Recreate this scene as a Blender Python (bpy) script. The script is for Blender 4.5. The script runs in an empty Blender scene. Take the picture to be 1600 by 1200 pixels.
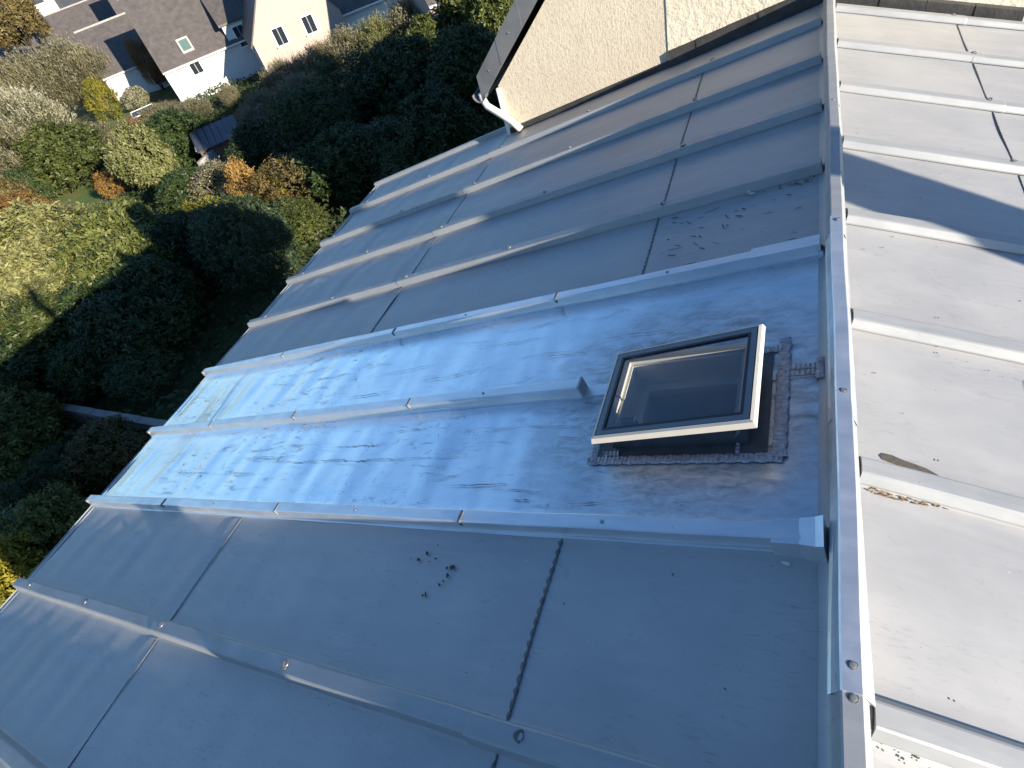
import bpy, math, random
import numpy as np
from mathutils import Vector, Matrix

random.seed(7)
rng = np.random.default_rng(11)
scene = bpy.context.scene
COL = scene.collection

# ------------------------------------------------------------------ camera
CAM = np.array([-0.23250, -0.75886, 1.53524])
RM = np.array([[0.91361082, 0.32433625, -0.2451964],
               [0.08001137, -0.7346793, -0.67367983],
               [-0.39863951, 0.59586268, -0.69716154]])      # rows: right, down, forward
FPX = 882.378
cam = bpy.data.cameras.new('camera')
cam.sensor_width = 36.0
cam.lens = FPX / 1600 * 36
cam.clip_start = 0.02
cam.clip_end = 3000
camo = bpy.data.objects.new('camera', cam)
COL.objects.link(camo)
m = Matrix.Identity(4)
for i in range(3):
    m[i][0] = RM[0][i]
    m[i][1] = -RM[1][i]
    m[i][2] = -RM[2][i]
    m[i][3] = CAM[i]
camo.matrix_world = m
scene.camera = camo

# ------------------------------------------------------------------ sky, sun, exposure
SUN = Vector((0.8960, -0.3465, 0.2765)).normalized()          # towards the sun
world = bpy.data.worlds.new('World')
scene.world = world
world.use_nodes = True
wt = world.node_tree
wt.nodes.clear()
wo = wt.nodes.new('ShaderNodeOutputWorld')
bg = wt.nodes.new('ShaderNodeBackground')
sky = wt.nodes.new('ShaderNodeTexSky')
sky.sky_type = 'NISHITA'
sky.sun_disc = False
sky.sun_elevation = math.asin(SUN.z)
sky.sun_rotation = math.atan2(SUN.x, SUN.y)
sky.altitude = 50
sky.air_density = 1.0
sky.dust_density = 0.0
sky.ozone_density = 5.0
bg.inputs['Strength'].default_value = 0.091
wt.links.new(sky.outputs[0], bg.inputs[0])
wt.links.new(bg.outputs[0], wo.inputs[0])
sl = bpy.data.lights.new('sun', 'SUN')
sl.energy = 5.0
sl.angle = math.radians(0.5)
sl.color = (1.0, 0.89, 0.735)
so = bpy.data.objects.new('sun', sl)
so.rotation_euler = (-SUN).to_track_quat('-Z', 'Y').to_euler()
so.location = (20, -10, 20)
COL.objects.link(so)
scene.view_settings.view_transform = 'Standard'
scene.view_settings.look = 'None'
scene.view_settings.exposure = 1.18
scene.view_settings.gamma = 1.0
scene.render.engine = 'CYCLES'
scene.cycles.max_bounces = 4
scene.cycles.transparent_max_bounces = 8

# ------------------------------------------------------------------ helpers
def rayd(px, py):
    v = RM.T @ np.array([(px - 800) / FPX, (py - 600) / FPX, 1.0])
    return v / np.linalg.norm(v)

def ray(px, py, dist):
    return Vector(CAM + rayd(px, py) * dist)

def at(px, py, z):
    v = rayd(px, py)
    return Vector(CAM + v * ((z - CAM[2]) / v[2]))

def tag(o, label=None, cat=None, group=None, kind=None):
    if label: o['label'] = label
    if cat: o['category'] = cat
    if group: o['group'] = group
    if kind: o['kind'] = kind
    return o

def empty(name, loc=(0, 0, 0), rz=0.0):
    o = bpy.data.objects.new(name, None)
    o.location = loc
    o.rotation_euler = (0, 0, rz)
    o.empty_display_size = 0.2
    COL.objects.link(o)
    return o

class MB:
    """collects faces; build() links them as one mesh object"""
    def __init__(self):
        self.v = []
        self.f = []
    def quad(self, a, b, c, d):
        n = len(self.v)
        self.v += [tuple(a), tuple(b), tuple(c), tuple(d)]
        self.f.append((n, n + 1, n + 2, n + 3))
        return self
    def poly(self, pts):
        n = len(self.v)
        self.v += [tuple(p) for p in pts]
        self.f.append(tuple(range(n, n + len(pts))))
        return self
    def box(self, x0, x1, y0, y1, z0, z1, T=None):
        n = len(self.v)
        P = [(x0, y0, z0), (x1, y0, z0), (x1, y1, z0), (x0, y1, z0), (x0, y0, z1), (x1, y0, z1), (x1, y1, z1), (x0, y1, z1)]
        self.v += [tuple(T(*p)) if T else p for p in P]
        for q in ((0, 3, 2, 1), (4, 5, 6, 7), (0, 1, 5, 4), (1, 2, 6, 5), (2, 3, 7, 6), (3, 0, 4, 7)):
            self.f.append(tuple(n + i for i in q))
        return self
    def loft(self, rings, close=True, caps=True):
        n = len(self.v)
        k = len(rings[0])
        for r in rings:
            self.v += [tuple(p) for p in r]
        for i in range(len(rings) - 1):
            for j in range(k if close else k - 1):
                a = n + i * k + j
                b = n + i * k + (j + 1) % k
                self.f.append((a, b, b + k, a + k))
        if caps and close:
            self.f.append(tuple(n + j for j in reversed(range(k))))
            self.f.append(tuple(n + (len(rings) - 1) * k + j for j in range(k)))
        return self
    def tube(self, pts, radii, k=8):
        rings = []
        pts = [Vector(p) for p in pts]
        for i, p in enumerate(pts):
            t = (pts[min(i + 1, len(pts) - 1)] - pts[max(i - 1, 0)]).normalized()
            a = t.orthogonal().normalized() if i == 0 else (a - t * a.dot(t)).normalized()
            b = t.cross(a)
            r = radii[i] if hasattr(radii, '__len__') else radii
            rings.append([p + (a * math.cos(2 * math.pi * j / k) + b * math.sin(2 * math.pi * j / k)) * r for j in range(k)])
        return self.loft(rings)
    def mesh(self, name, smooth=False):
        me = bpy.data.meshes.new(name)
        me.from_pydata([tuple(p) for p in self.v], [], self.f)
        me.update()
        if smooth:
            me.polygons.foreach_set('use_smooth', [True] * len(me.polygons))
        return me
    def build(self, name, mat, parent=None, smooth=False, fix=True):
        me = self.mesh(name, smooth)
        if fix:
            import bmesh
            bm = bmesh.new(); bm.from_mesh(me)
            bmesh.ops.recalc_face_normals(bm, faces=bm.faces)
            bm.to_mesh(me); bm.free()
        me.materials.append(mat)
        o = bpy.data.objects.new(name, me)
        COL.objects.link(o)
        o.parent = parent
        return o

def inst(name, me, parent, loc=(0, 0, 0), rot=None, scale=(1, 1, 1)):
    o = bpy.data.objects.new(name, me)
    COL.objects.link(o)
    o.parent = parent
    o.location = loc
    if rot is not None:
        o.rotation_euler = rot
    o.scale = scale
    return o

# ------------------------------------------------------------------ materials
class NT:
    def __init__(self, name):
        self.m = bpy.data.materials.new(name)
        self.m.use_nodes = True
        self.t = self.m.node_tree
        self.t.nodes.clear()
        self.out = self.t.nodes.new('ShaderNodeOutputMaterial')
        self.b = self.t.nodes.new('ShaderNodeBsdfPrincipled')
        self.t.links.new(self.b.outputs[0], self.out.inputs[0])
        self._pos = None
    def n(self, typ, **kw):
        x = self.t.nodes.new(typ)
        for k, v in kw.items():
            setattr(x, k, v)
        return x
    def L(self, a, b):
        self.t.links.new(a, b)
    def pos(self, scale=(1, 1, 1), rot=(0, 0, 0), obj=False):
        if obj:
            src = self.n('ShaderNodeTexCoord').outputs['Object']
        else:
            src = self.n('ShaderNodeNewGeometry').outputs['Position']
        mp = self.n('ShaderNodeMapping')
        mp.inputs['Scale'].default_value = scale
        mp.inputs['Rotation'].default_value = rot
        self.L(src, mp.inputs[0])
        return mp.outputs[0]
    def noise(self, vec, scale, detail=4, rough=0.55, dist=0.0):
        x = self.n('ShaderNodeTexNoise')
        x.inputs['Scale'].default_value = scale
        x.inputs['Detail'].default_value = detail
        x.inputs['Roughness'].default_value = rough
        x.inputs['Distortion'].default_value = dist
        self.L(vec, x.inputs['Vector'])
        return x.outputs['Fac']
    def ramp(self, fac, stops):
        r = self.n('ShaderNodeValToRGB')
        e = r.color_ramp.elements
        while len(e) < len(stops):
            e.new(0.5)
        for i, (p, c) in enumerate(stops):
            e[i].position = p
            if not hasattr(c, '__len__'):
                c = (c, c, c)
            e[i].color = (c[0], c[1], c[2], 1)
        self.L(fac, r.inputs[0])
        return r.outputs[0]
    def mix(self, fac, a, b, mode='MIX'):
        x = self.n('ShaderNodeMix', data_type='RGBA', blend_type=mode)
        if hasattr(fac, 'is_linked'): self.L(fac, x.inputs[0])
        else: x.inputs[0].default_value = fac
        for s, i in ((a, 6), (b, 7)):
            if hasattr(s, 'is_linked'): self.L(s, x.inputs[i])
            else: x.inputs[i].default_value = (s[0], s[1], s[2], 1)
        return x.outputs[2]
    def math(self, op, a, b=0.0, clamp=False):
        x = self.n('ShaderNodeMath', operation=op, use_clamp=clamp)
        for s, i in ((a, 0), (b, 1)):
            if hasattr(s, 'is_linked'): self.L(s, x.inputs[i])
            else: x.inputs[i].default_value = s
        return x.outputs[0]
    def bump(self, h, strength=0.2, dist=0.01):
        x = self.n('ShaderNodeBump')
        x.inputs['Strength'].default_value = strength
        x.inputs['Distance'].default_value = dist
        self.L(h, x.inputs['Height'])
        self.L(x.outputs[0], self.b.inputs['Normal'])
    def set(self, **kw):
        for k, v in kw.items():
            s = self.b.inputs[k.replace('_', ' ')]
            if hasattr(v, 'is_linked'): self.L(v, s)
            elif hasattr(v, '__len__') and len(v) == 3: s.default_value = (*v, 1)
            else: s.default_value = v
        return self

M = {}

def simple(name, col, rough=0.6, metal=0.0, var=0.12, scale=6.0, bump=0.0, bscale=40.0, obj=False):
    t = NT(name)
    p = t.pos(obj=obj)
    n = t.noise(p, scale, 5)
    c = t.ramp(n, [(0.3, tuple(x * (1 - var) for x in col)), (0.7, tuple(min(1, x * (1 + var)) for x in col))])
    t.set(Base_Color=c, Roughness=rough, Metallic=metal)
    if bump:
        t.bump(t.noise(p, bscale, 3), bump, 0.01)
    M[name] = t.m
    return t.m

def zinc_old():
    t = NT('zinc_weathered')
    p = t.pos()
    big = t.noise(p, 1.7, 5, 0.6)
    c = t.ramp(big, [(0.28, (0.365, 0.367, 0.373)), (0.5, (0.415, 0.416, 0.416)), (0.72, (0.455, 0.453, 0.447))])
    st = t.noise(t.pos((1.0, 5.0, 1.0)), 2.2, 6, 0.65, 0.6)          # washed streaks down the slope
    c = t.mix(t.ramp(st, [(0.45, 0.0), (0.72, 0.5)]), c, (0.50, 0.497, 0.488))
    sm = t.noise(t.pos((1.6, 3.0, 1.6)), 6.5, 6, 0.7, 1.2)           # smears
    c = t.mix(t.ramp(sm, [(0.59, 0.0), (0.72, 0.45)]), c, (0.28, 0.277, 0.273))
    fs = t.noise(t.pos((1.2, 6.0, 1.2), (0, 0, 0.1)), 16.0, 5, 0.7, 0.8)
    c = t.mix(t.math('MULTIPLY', t.ramp(fs, [(0.56, 0.0), (0.66, 0.5)]), t.ramp(t.noise(p, 2.4, 3), [(0.45, 0.0), (0.6, 1.0)])), c, (0.24, 0.235, 0.23))
    sp = t.noise(t.pos((1.0, 1.7, 1.0)), 46.0, 2, 0.5)               # specks of dirt
    spm = t.math('MULTIPLY', t.ramp(sp, [(0.735, 0.0), (0.76, 0.9)]), t.ramp(t.noise(p, 3.3, 3), [(0.48, 0.0), (0.62, 1.0)]))
    c = t.mix(spm, c, (0.07, 0.065, 0.06))
    ws = t.noise(t.pos((1, 1, 1), (0.3, 0.2, 0.7)), 60.0, 2, 0.5)
    c = t.mix(t.ramp(ws, [(0.77, 0.0), (0.79, 0.6)]), c, (0.66, 0.66, 0.64))
    t.set(Base_Color=c, Metallic=0.3, Roughness=t.ramp(big, [(0.3, 0.5), (0.7, 0.6)]))
    t.bump(t.noise(p, 5.0, 3), 0.06, 0.02)
    M['zinc_weathered'] = t.m

def zinc_new():
    t = NT('zinc_bright')
    p = t.pos()
    big = t.noise(p, 2.3, 5, 0.6, 0.5)
    c = t.ramp(big, [(0.3, (0.70, 0.745, 0.78)), (0.7, (0.86, 0.89, 0.91))])
    # smeared marks running down the slope
    s1 = t.noise(t.pos((1.3, 7.0, 1.3), (0, 0, 0.16)), 2.8, 9, 0.75, 0.8)
    mk = t.ramp(s1, [(0.54, 0.0), (0.68, 0.6)])
    s2 = t.noise(t.pos((1.3, 2.6, 1.3), (0, 0, -0.25)), 8.0, 9, 0.78, 1.1)
    mk2 = t.ramp(s2, [(0.565, 0.0), (0.66, 0.8)])
    area = t.ramp(t.noise(p, 1.6, 4, 0.6, 0.5), [(0.44, 0.05), (0.60, 1.0)])
    mk2 = t.math('MULTIPLY', mk2, area)
    mk = t.math('MULTIPLY', mk, t.ramp(t.noise(p, 0.9, 3), [(0.4, 0.25), (0.6, 1.0)]))
    allm = t.math('MAXIMUM', mk, mk2)
    # handling grime spread round the skylight curb
    d = t.n('ShaderNodeVectorMath', operation='DISTANCE')
    t.L(t.pos((1.0, 1.0, 0.0)), d.inputs[0])
    d.inputs[1].default_value = (-0.47, 0.66, 0.0)
    near = t.ramp(t.math('ADD', d.outputs['Value'], t.math('MULTIPLY', t.math('SUBTRACT', t.noise(t.pos((1.5, 4, 1.5)), 4.0, 5, 0.7), 0.5), 0.55)), [(0.28, 0.95), (0.72, 0.0)])
    gr = t.ramp(t.noise(t.pos((2, 5, 2)), 6.0, 6, 0.7, 0.8), [(0.35, 0.25), (0.65, 1.0)])
    gm = t.math('MULTIPLY', near, gr)
    tot = t.math('MAXIMUM', allm, gm)
    c = t.mix(tot, c, (0.20, 0.21, 0.23))
    # rusty brown runs near the eave
    d2 = t.n('ShaderNodeVectorMath', operation='DISTANCE')
    t.L(t.pos((1.0, 0.55, 0.0)), d2.inputs[0])
    d2.inputs[1].default_value = (-4.02, 0.50, 0.0)
    br = t.math('MULTIPLY', t.ramp(d2.outputs['Value'], [(0.05, 1.0), (0.3, 0.0)]),
                t.ramp(t.noise(t.pos((9.0, 1.3, 9.0), (0, 0, 0.35)), 1.5, 5, 0.6, 0.5), [(0.47, 0.0), (0.62, 1.0)]))
    c = t.mix(t.math('MULTIPLY', br, 0.6), c, (0.34, 0.24, 0.12))
    dusty = t.math('ADD', t.math('MULTIPLY', tot, 0.30), t.ramp(big, [(0.3, 0.24), (0.7, 0.36)]))
    met = t.math('SUBTRACT', 0.96, t.math('MULTIPLY', t.math('MAXIMUM', tot, br), 0.45))
    t.set(Base_Color=c, Metallic=met, Roughness=dusty)
    t.bump(t.noise(t.pos((1, 1.6, 1)), 7.0, 4, 0.6), 0.11, 0.012)
    M['zinc_bright'] = t.m

def zinc_cap(name, lo, hi, metal, rough):
    t = NT(name)
    p = t.pos()
    n = t.noise(t.pos((1, 6, 1)), 3.0, 6, 0.65)
    c = t.ramp(n, [(0.3, lo), (0.7, hi)])
    sp = t.noise(p, 70.0, 2)
    c = t.mix(t.ramp(sp, [(0.75, 0.0), (0.77, 0.6)]), c, (0.15, 0.15, 0.15))
    t.set(Base_Color=c, Metallic=metal, Roughness=t.ramp(t.noise(p, 9.0, 4), [(0.3, rough - 0.07), (0.7, rough + 0.1)]))
    t.bump(t.noise(p, 14.0, 3), 0.05, 0.01)
    M[name] = t.m

zinc_old(); zinc_new()
zinc_cap('cap_weathered', (0.31, 0.325, 0.335), (0.39, 0.40, 0.405), 0.25, 0.5)
zinc_cap('cap_bright', (0.66, 0.69, 0.72), (0.80, 0.82, 0.84), 0.8, 0.4)
zinc_cap('zinc_dark', (0.14, 0.145, 0.155), (0.21, 0.215, 0.225), 0.3, 0.5)
simple('sealant', (0.14, 0.14, 0.135), 0.75, 0, 0.35, 60, 0.3, 150)
simple('solder', (0.50, 0.48, 0.50), 0.55, 0.4, 0.3, 60, 0.4, 160)
simple('dirt', (0.075, 0.068, 0.06), 0.9, 0, 0.3, 80)
simple('scratch_grey', (0.24, 0.26, 0.30), 0.5, 0.5, 0.3, 40)
simple('dry_moss', (0.23, 0.175, 0.11), 0.95, 0, 0.4, 90, 0.4, 200)
simple('bird_white', (0.7, 0.7, 0.66), 0.9, 0, 0.1, 50)
simple('steel', (0.38, 0.38, 0.38), 0.55, 0.8, 0.15, 80)
simple('rubber', (0.05, 0.05, 0.05), 0.7, 0, 0.2, 60)
simple('curb_grey', (0.075, 0.08, 0.09), 0.5, 0.1, 0.25, 14)
simple('sash_beige', (0.60, 0.555, 0.47), 0.42, 0.0, 0.05, 12)
simple('sash_grey', (0.17, 0.185, 0.205), 0.4, 0.2, 0.08, 12)
simple('gasket', (0.02, 0.02, 0.022), 0.5, 0, 0.1, 20)
simple('reveal', (0.8, 0.76, 0.66), 0.7, 0, 0.06, 8)
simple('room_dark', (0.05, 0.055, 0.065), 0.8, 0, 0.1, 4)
simple('white_paint', (0.80, 0.80, 0.78), 0.5, 0, 0.04, 5)
simple('pipe_cream', (0.72, 0.68, 0.58), 0.4, 0, 0.06, 6)
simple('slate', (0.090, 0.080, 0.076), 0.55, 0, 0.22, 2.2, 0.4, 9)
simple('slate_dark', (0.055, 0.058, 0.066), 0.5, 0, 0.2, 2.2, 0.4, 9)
simple('lead_flashing', (0.05, 0.049, 0.048), 0.65, 0.1, 0.3, 9, 0.3, 40)
simple('wall_white', (0.70, 0.69, 0.67), 0.85, 0, 0.03, 1.2, 0.15, 30)
simple('wall_beige', (0.42, 0.33, 0.285), 0.85, 0, 0.04, 1.2, 0.15, 30)
simple('wall_orange', (0.55, 0.38, 0.24), 0.85, 0, 0.05, 1.2)
simple('bark', (0.10, 0.075, 0.055), 0.9, 0, 0.3, 8, 0.5, 30)
simple('twig_red', (0.22, 0.07, 0.03), 0.8, 0, 0.3, 8)
simple('twig_grey', (0.20, 0.18, 0.15), 0.9, 0, 0.3, 8)
simple('concrete', (0.30, 0.29, 0.27), 0.9, 0, 0.18, 3, 0.3, 25)
simple('shed_blue', (0.06, 0.068, 0.088), 0.5, 0.1, 0.15, 3)
simple('wood_brown', (0.16, 0.085, 0.055), 0.85, 0, 0.3, 6)
simple('shutter_grey', (0.28, 0.31, 0.30), 0.6, 0, 0.1, 6)
simple('asphalt', (0.055, 0.055, 0.058), 0.85, 0, 0.2, 1.5)
simple('car_paint', (0.75, 0.75, 0.76), 0.25, 0.2, 0.02, 1)
simple('jacket_navy', (0.03, 0.04, 0.07), 0.85, 0, 0.2, 15)
simple('skin', (0.55, 0.34, 0.25), 0.55, 0, 0.08, 20)
simple('phone_black', (0.02, 0.02, 0.02), 0.3, 0, 0.05, 20)

def render_cream():
    t = NT('render_cream')
    p = t.pos()
    c = t.ramp(t.noise(p, 1.4, 4), [(0.3, (0.62, 0.54, 0.41)), (0.7, (0.69, 0.605, 0.47))])
    g = t.noise(t.pos((1, 1, 0.6)), 62.0, 4, 0.75)
    c = t.mix(t.ramp(g, [(0.35, 0.75), (0.52, 0.0)]), c, (0.47, 0.40, 0.295))
    run = t.noise(t.pos((6, 6, 0.7)), 2.0, 5, 0.6)
    c = t.mix(t.ramp(run, [(0.55, 0.0), (0.75, 0.35)]), c, (0.50, 0.44, 0.34))
    dp_ = t.noise(t.pos((1.2, 1.2, 0.5)), 2.6, 6, 0.65, 0.6)
    c = t.mix(t.ramp(dp_, [(0.50, 0.0), (0.72, 0.45)]), c, (0.47, 0.41, 0.32))
    t.set(Base_Color=c, Roughness=0.92)
    t.bump(g, 0.4, 0.015)
    M['render_cream'] = t.m
    t = NT('render_smooth')
    p = t.pos()
    c = t.ramp(t.noise(p, 2.0, 5), [(0.3, (0.68, 0.60, 0.46)), (0.7, (0.74, 0.665, 0.52))])
    cr = t.noise(t.pos((3, 3, 5)), 5.0, 6, 0.7, 1.0)
    c = t.mix(t.ramp(cr, [(0.64, 0.0), (0.72, 0.5)]), c, (0.50, 0.43, 0.33))
    t.set(Base_Color=c, Roughness=0.9)
    t.bump(t.noise(p, 16.0, 5, 0.65), 0.5, 0.03)
    M['render_smooth'] = t.m
render_cream()

def glass(name, tint, trans):
    t = NT(name)
    g = t.n('ShaderNodeBsdfGlossy')
    g.inputs['Roughness'].default_value = 0.03
    g.inputs['Color'].default_value = (0.9, 0.95, 1, 1)
    tr = t.n('ShaderNodeBsdfTransparent')
    tr.inputs['Color'].default_value = (*tint, 1)
    lw = t.n('ShaderNodeFresnel')
    lw.inputs['IOR'].default_value = 1.52
    fac = t.math('ADD', t.math('MULTIPLY', lw.outputs[0], 1.6), trans, True)
    mx = t.n('ShaderNodeMixShader')
    t.L(fac, mx.inputs[0])
    t.L(tr.outputs[0], mx.inputs[1])
    t.L(g.outputs[0], mx.inputs[2])
    t.t.nodes.remove(t.b)
    t.L(mx.outputs[0], t.out.inputs[0])
    M[name] = t.m
glass('glass_roof', (0.58, 0.63, 0.67), 0.02)
t = NT('glass_dark'); t.set(Base_Color=(0.02, 0.025, 0.035), Roughness=0.06, Metallic=0.0); M['glass_dark'] = t.m
t = NT('glass_green'); t.set(Base_Color=(0.10, 0.16, 0.15), Roughness=0.1); M['glass_green'] = t.m

def ground_mat():
    t = NT('ground_soil_grass')
    p = t.pos()
    n = t.noise(p, 0.35, 6, 0.6)
    c = t.ramp(n, [(0.30, (0.035, 0.05, 0.016)), (0.52, (0.06, 0.085, 0.022)), (0.68, (0.12, 0.095, 0.045))])
    c = t.mix(t.ramp(t.noise(p, 9.0, 4), [(0.4, 0.0), (0.7, 0.6)]), c, (0.03, 0.035, 0.012))
    t.set(Base_Color=c, Roughness=0.95)
    t.bump(t.noise(p, 6.0, 5, 0.7), 0.8, 0.15)
    M['ground'] = t.m
    t = NT('lawn_grass')
    p = t.pos()
    c = t.ramp(t.noise(p, 1.2, 5, 0.6), [(0.3, (0.06, 0.115, 0.02)), (0.7, (0.11, 0.16, 0.035))])
    c = t.mix(t.ramp(t.noise(p, 0.5, 3), [(0.52, 0.0), (0.66, 0.8)]), c, (0.20, 0.16, 0.07))
    t.set(Base_Color=c, Roughness=0.9)
    t.bump(t.noise(p, 22.0, 4, 0.7), 0.9, 0.08)
    M['lawn'] = t.m
ground_mat()

def leaf_mat(name, a, b, trans=0.25, tip=None):
    t = NT(name)
    at_ = t.n('ShaderNodeAttribute', attribute_name='rnd')
    oi = t.n('ShaderNodeObjectInfo')
    f = t.math('ADD', at_.outputs['Fac'], t.math('MULTIPLY', t.math('SUBTRACT', oi.outputs['Random'], 0.5), 0.5), True)
    c = t.ramp(f, [(0.1, a), (0.9, b)])
    if tip:
        tp = t.n('ShaderNodeAttribute', attribute_name='tip')
        c = t.mix(t.math('MULTIPLY', tp.outputs['Fac'], 0.8), c, tip)
    t.set(Base_Color=c, Roughness=0.5)
    t.b.inputs['Specular IOR Level'].default_value = 0.35
    tl = t.n('ShaderNodeBsdfTranslucent')
    t.L(c, tl.inputs[0])
    mx = t.n('ShaderNodeMixShader')
    mx.inputs[0].default_value = trans
    t.L(t.b.outputs[0], mx.inputs[1])
    t.L(tl.outputs[0], mx.inputs[2])
    t.L(mx.outputs[0], t.out.inputs[0])
    M[name] = t.m
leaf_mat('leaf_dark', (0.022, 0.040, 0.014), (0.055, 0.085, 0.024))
leaf_mat('leaf_green', (0.048, 0.066, 0.016), (0.15, 0.17, 0.045))
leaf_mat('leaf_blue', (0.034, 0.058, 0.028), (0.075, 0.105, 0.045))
leaf_mat('leaf_laurel', (0.085, 0.105, 0.025), (0.25, 0.25, 0.085), tip=(0.33, 0.31, 0.13))
leaf_mat('leaf_olive', (0.060, 0.062, 0.028), (0.17, 0.16, 0.085), tip=(0.32, 0.29, 0.18))
leaf_mat('leaf_pale', (0.07, 0.085, 0.035), (0.20, 0.20, 0.11), tip=(0.58, 0.53, 0.38))
leaf_mat('leaf_grass', (0.075, 0.098, 0.028), (0.20, 0.21, 0.075), tip=(0.28, 0.27, 0.12))
leaf_mat('leaf_yellow', (0.12, 0.125, 0.015), (0.33, 0.27, 0.03))
leaf_mat('leaf_orange', (0.19, 0.10, 0.025), (0.40, 0.25, 0.07))
leaf_mat('leaf_rust', (0.17, 0.090, 0.035), (0.30, 0.19, 0.08))
leaf_mat('leaf_autumn', (0.075, 0.070, 0.024), (0.17, 0.125, 0.045))

# ------------------------------------------------------------------ roof frames
AL, AR = 0.25797, 0.2545
def PL(s, y, h=0.0):      # left (shaded) slope: s metres down from the ridge, h above the sheet
    return (-math.cos(AL) * s - math.sin(AL) * h, y, -math.sin(AL) * s + math.cos(AL) * h)
def PR(s, y, h=0.0):
    return (math.cos(AR) * s + math.sin(AR) * h, y, -math.sin(AR) * s + math.cos(AR) * h)
EAVE = 4.845
YN, YF = -4.35, 4.62
GZ = -9.7

bld = empty('zinc_roofed_building', (0, 0, 0))
tag(bld, 'zinc-clad roof of the near building with long batten seams and a raised ridge', 'building')

# walls and boarding (boarding sits under the sheets)
wl = MB()
xw = -math.cos(AL) * EAVE + 0.22
wl.poly([(xw, YF - 0.1, GZ), (-xw, YF - 0.1, GZ), (-xw, YF - 0.1, -1.25), (0, YF - 0.1, -0.08), (xw, YF - 0.1, -1.25)])
wl.poly([(xw, YN + 0.2, GZ), (-xw, YN + 0.2, GZ), (-xw, YN + 0.2, -1.25), (0, YN + 0.2, -0.08), (xw, YN + 0.2, -1.25)])
wl.quad((xw, YN + .2, GZ), (xw, YF - .1, GZ), (xw, YF - .1, -1.25), (xw, YN + .2, -1.25))
wl.quad((-xw, YN + .2, GZ), (-xw, YF - .1, GZ), (-xw, YF - .1, -1.25), (-xw, YN + .2, -1.25))
wl.build('wall', M['render_cream'], bld)

# hole in the boarding for the skylight shaft
SK = (0.27, 0.70, 0.46, 0.785)     # s0 s1 y0 y1 of the opening
def slab_with_hole(P, hole):
    mb = MB()
    s0, s1, y0, y1 = 0.03, EAVE - 0.03, YN, YF - 0.02
    if hole:
        a, b, c, d = hole
        for (u0, u1, v0, v1) in ((s0, s1, y0, c), (s0, s1, d, y1), (s0, a, c, d), (b, s1, c, d)):
            mb.box(u0, u1, v0, v1, -0.08, -0.032, P)
    else:
        mb.box(s0, s1, y0, y1 + 1.2, -0.08, -0.032, P)
    return mb
slopeL = slab_with_hole(PL, SK).build('roof_slope', M['wood_brown'], bld)
slopeR = slab_with_hole(PR, None).build('roof_slope', M['wood_brown'], bld)

SEAM_L = [4.009, 3.359, 2.709, 2.059, 1.409, 0.745, 0.098, -0.552, -1.202, -1.852, -2.502, -3.152, -3.802]
SEAM_R = [5.55, 4.9, 4.247, 3.597, 2.947, 2.297, 1.647, 0.997, 0.347, -0.303, -0.953, -1.603, -2.253, -2.903, -3.553]
JA, JB = 0.828, 2.81

CREASES = ((1.12, 0.0016, 0.07), (1.30, -0.0012, 0.05), (1.62, 0.0018, 0.09), (2.15, 0.0014, 0.06), (2.5, -0.0016, 0.08), (2.95, 0.0016, 0.07))
def sheet(P, s0, s1, y0, y1, parent, mat, ns, ny, amp, seed, up=0.0, hole=None, lift=0.0):
    """one zinc sheet: slightly pillowed and rippled, edges turned up against the battens"""
    r = np.random.default_rng(seed)
    ph = r.uniform(0, 6.28, 6)
    ws = r.uniform(0.75, 1.3, 6)
    ss = sorted(set(list(np.linspace(s0, s1, ns + 1)) + ([hole[0], hole[1]] if hole else [])))
    ys = sorted(set([y0, y0 + 0.012] + list(np.linspace(y0 + 0.03, y1 - 0.03, ny)) + [y1 - 0.012, y1] + ([hole[2], hole[3]] if hole else [])))
    v = []
    for s in ss:
        for y in ys:
            e = min(y - y0, y1 - y)
            g = 0.35 + 0.65 * min(1.0, max(0.0, (s - 1.0) / 3.0))
            q = (y - y0) / (y1 - y0)
            w = math.sin(math.pi * q)
            h = amp * g * w * (math.sin(s * 23 * ws[0] + ph[0] + 1.6 * q) * 0.8 + math.sin(s * 13.5 * ws[1] + ph[1] - 2.4 * q) * 1.0
                               + math.sin(s * 37 * ws[2] + ph[2] + 3 * q) * 0.28 + 0.9 * math.sin(s * 4.3 * ws[3] + ph[3] + 2 * q))
            h += amp * 0.7 * w * math.sin(y * 9 * ws[4] + ph[4])
            if hole:
                for cs_, ch_, cw_ in CREASES:
                    h += ch_ * max(0.0, 1 - abs(s - cs_ - 0.10 * (q - 0.5)) / cw_)
                dd = max(hole[0] - s, s - hole[1], hole[2] - y, y - hole[3])
                h *= min(1.0, max(0.0, (dd - 0.08) / 0.15))
            if hole and s < 0.93:
                e = (y - y0) if y0 < 0.3 else (y1 - y)
            h += 0.02 * math.exp(-max(e, 0) / 0.009) + lift
            if s - s0 < 0.06 and up > 0 and s0 < 0.1:
                h += up * math.exp(-(s - s0) / 0.008)
            v.append(P(s, y, h))
    f = []
    n = len(ys)
    for i in range(len(ss) - 1):
        for j in range(n - 1):
            if hole:
                cs, cy = (ss[i] + ss[i + 1]) / 2, (ys[j] + ys[j + 1]) / 2
                if hole[0] < cs < hole[1] and hole[2] < cy < hole[3]:
                    continue
            a = i * n + j
            f.append((a, a + 1, a + n + 1, a + n))
    mb = MB(); mb.v = v; mb.f = f
    o = mb.build('zinc_sheet', mat, parent, smooth=True, fix=False)
    return o

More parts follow.
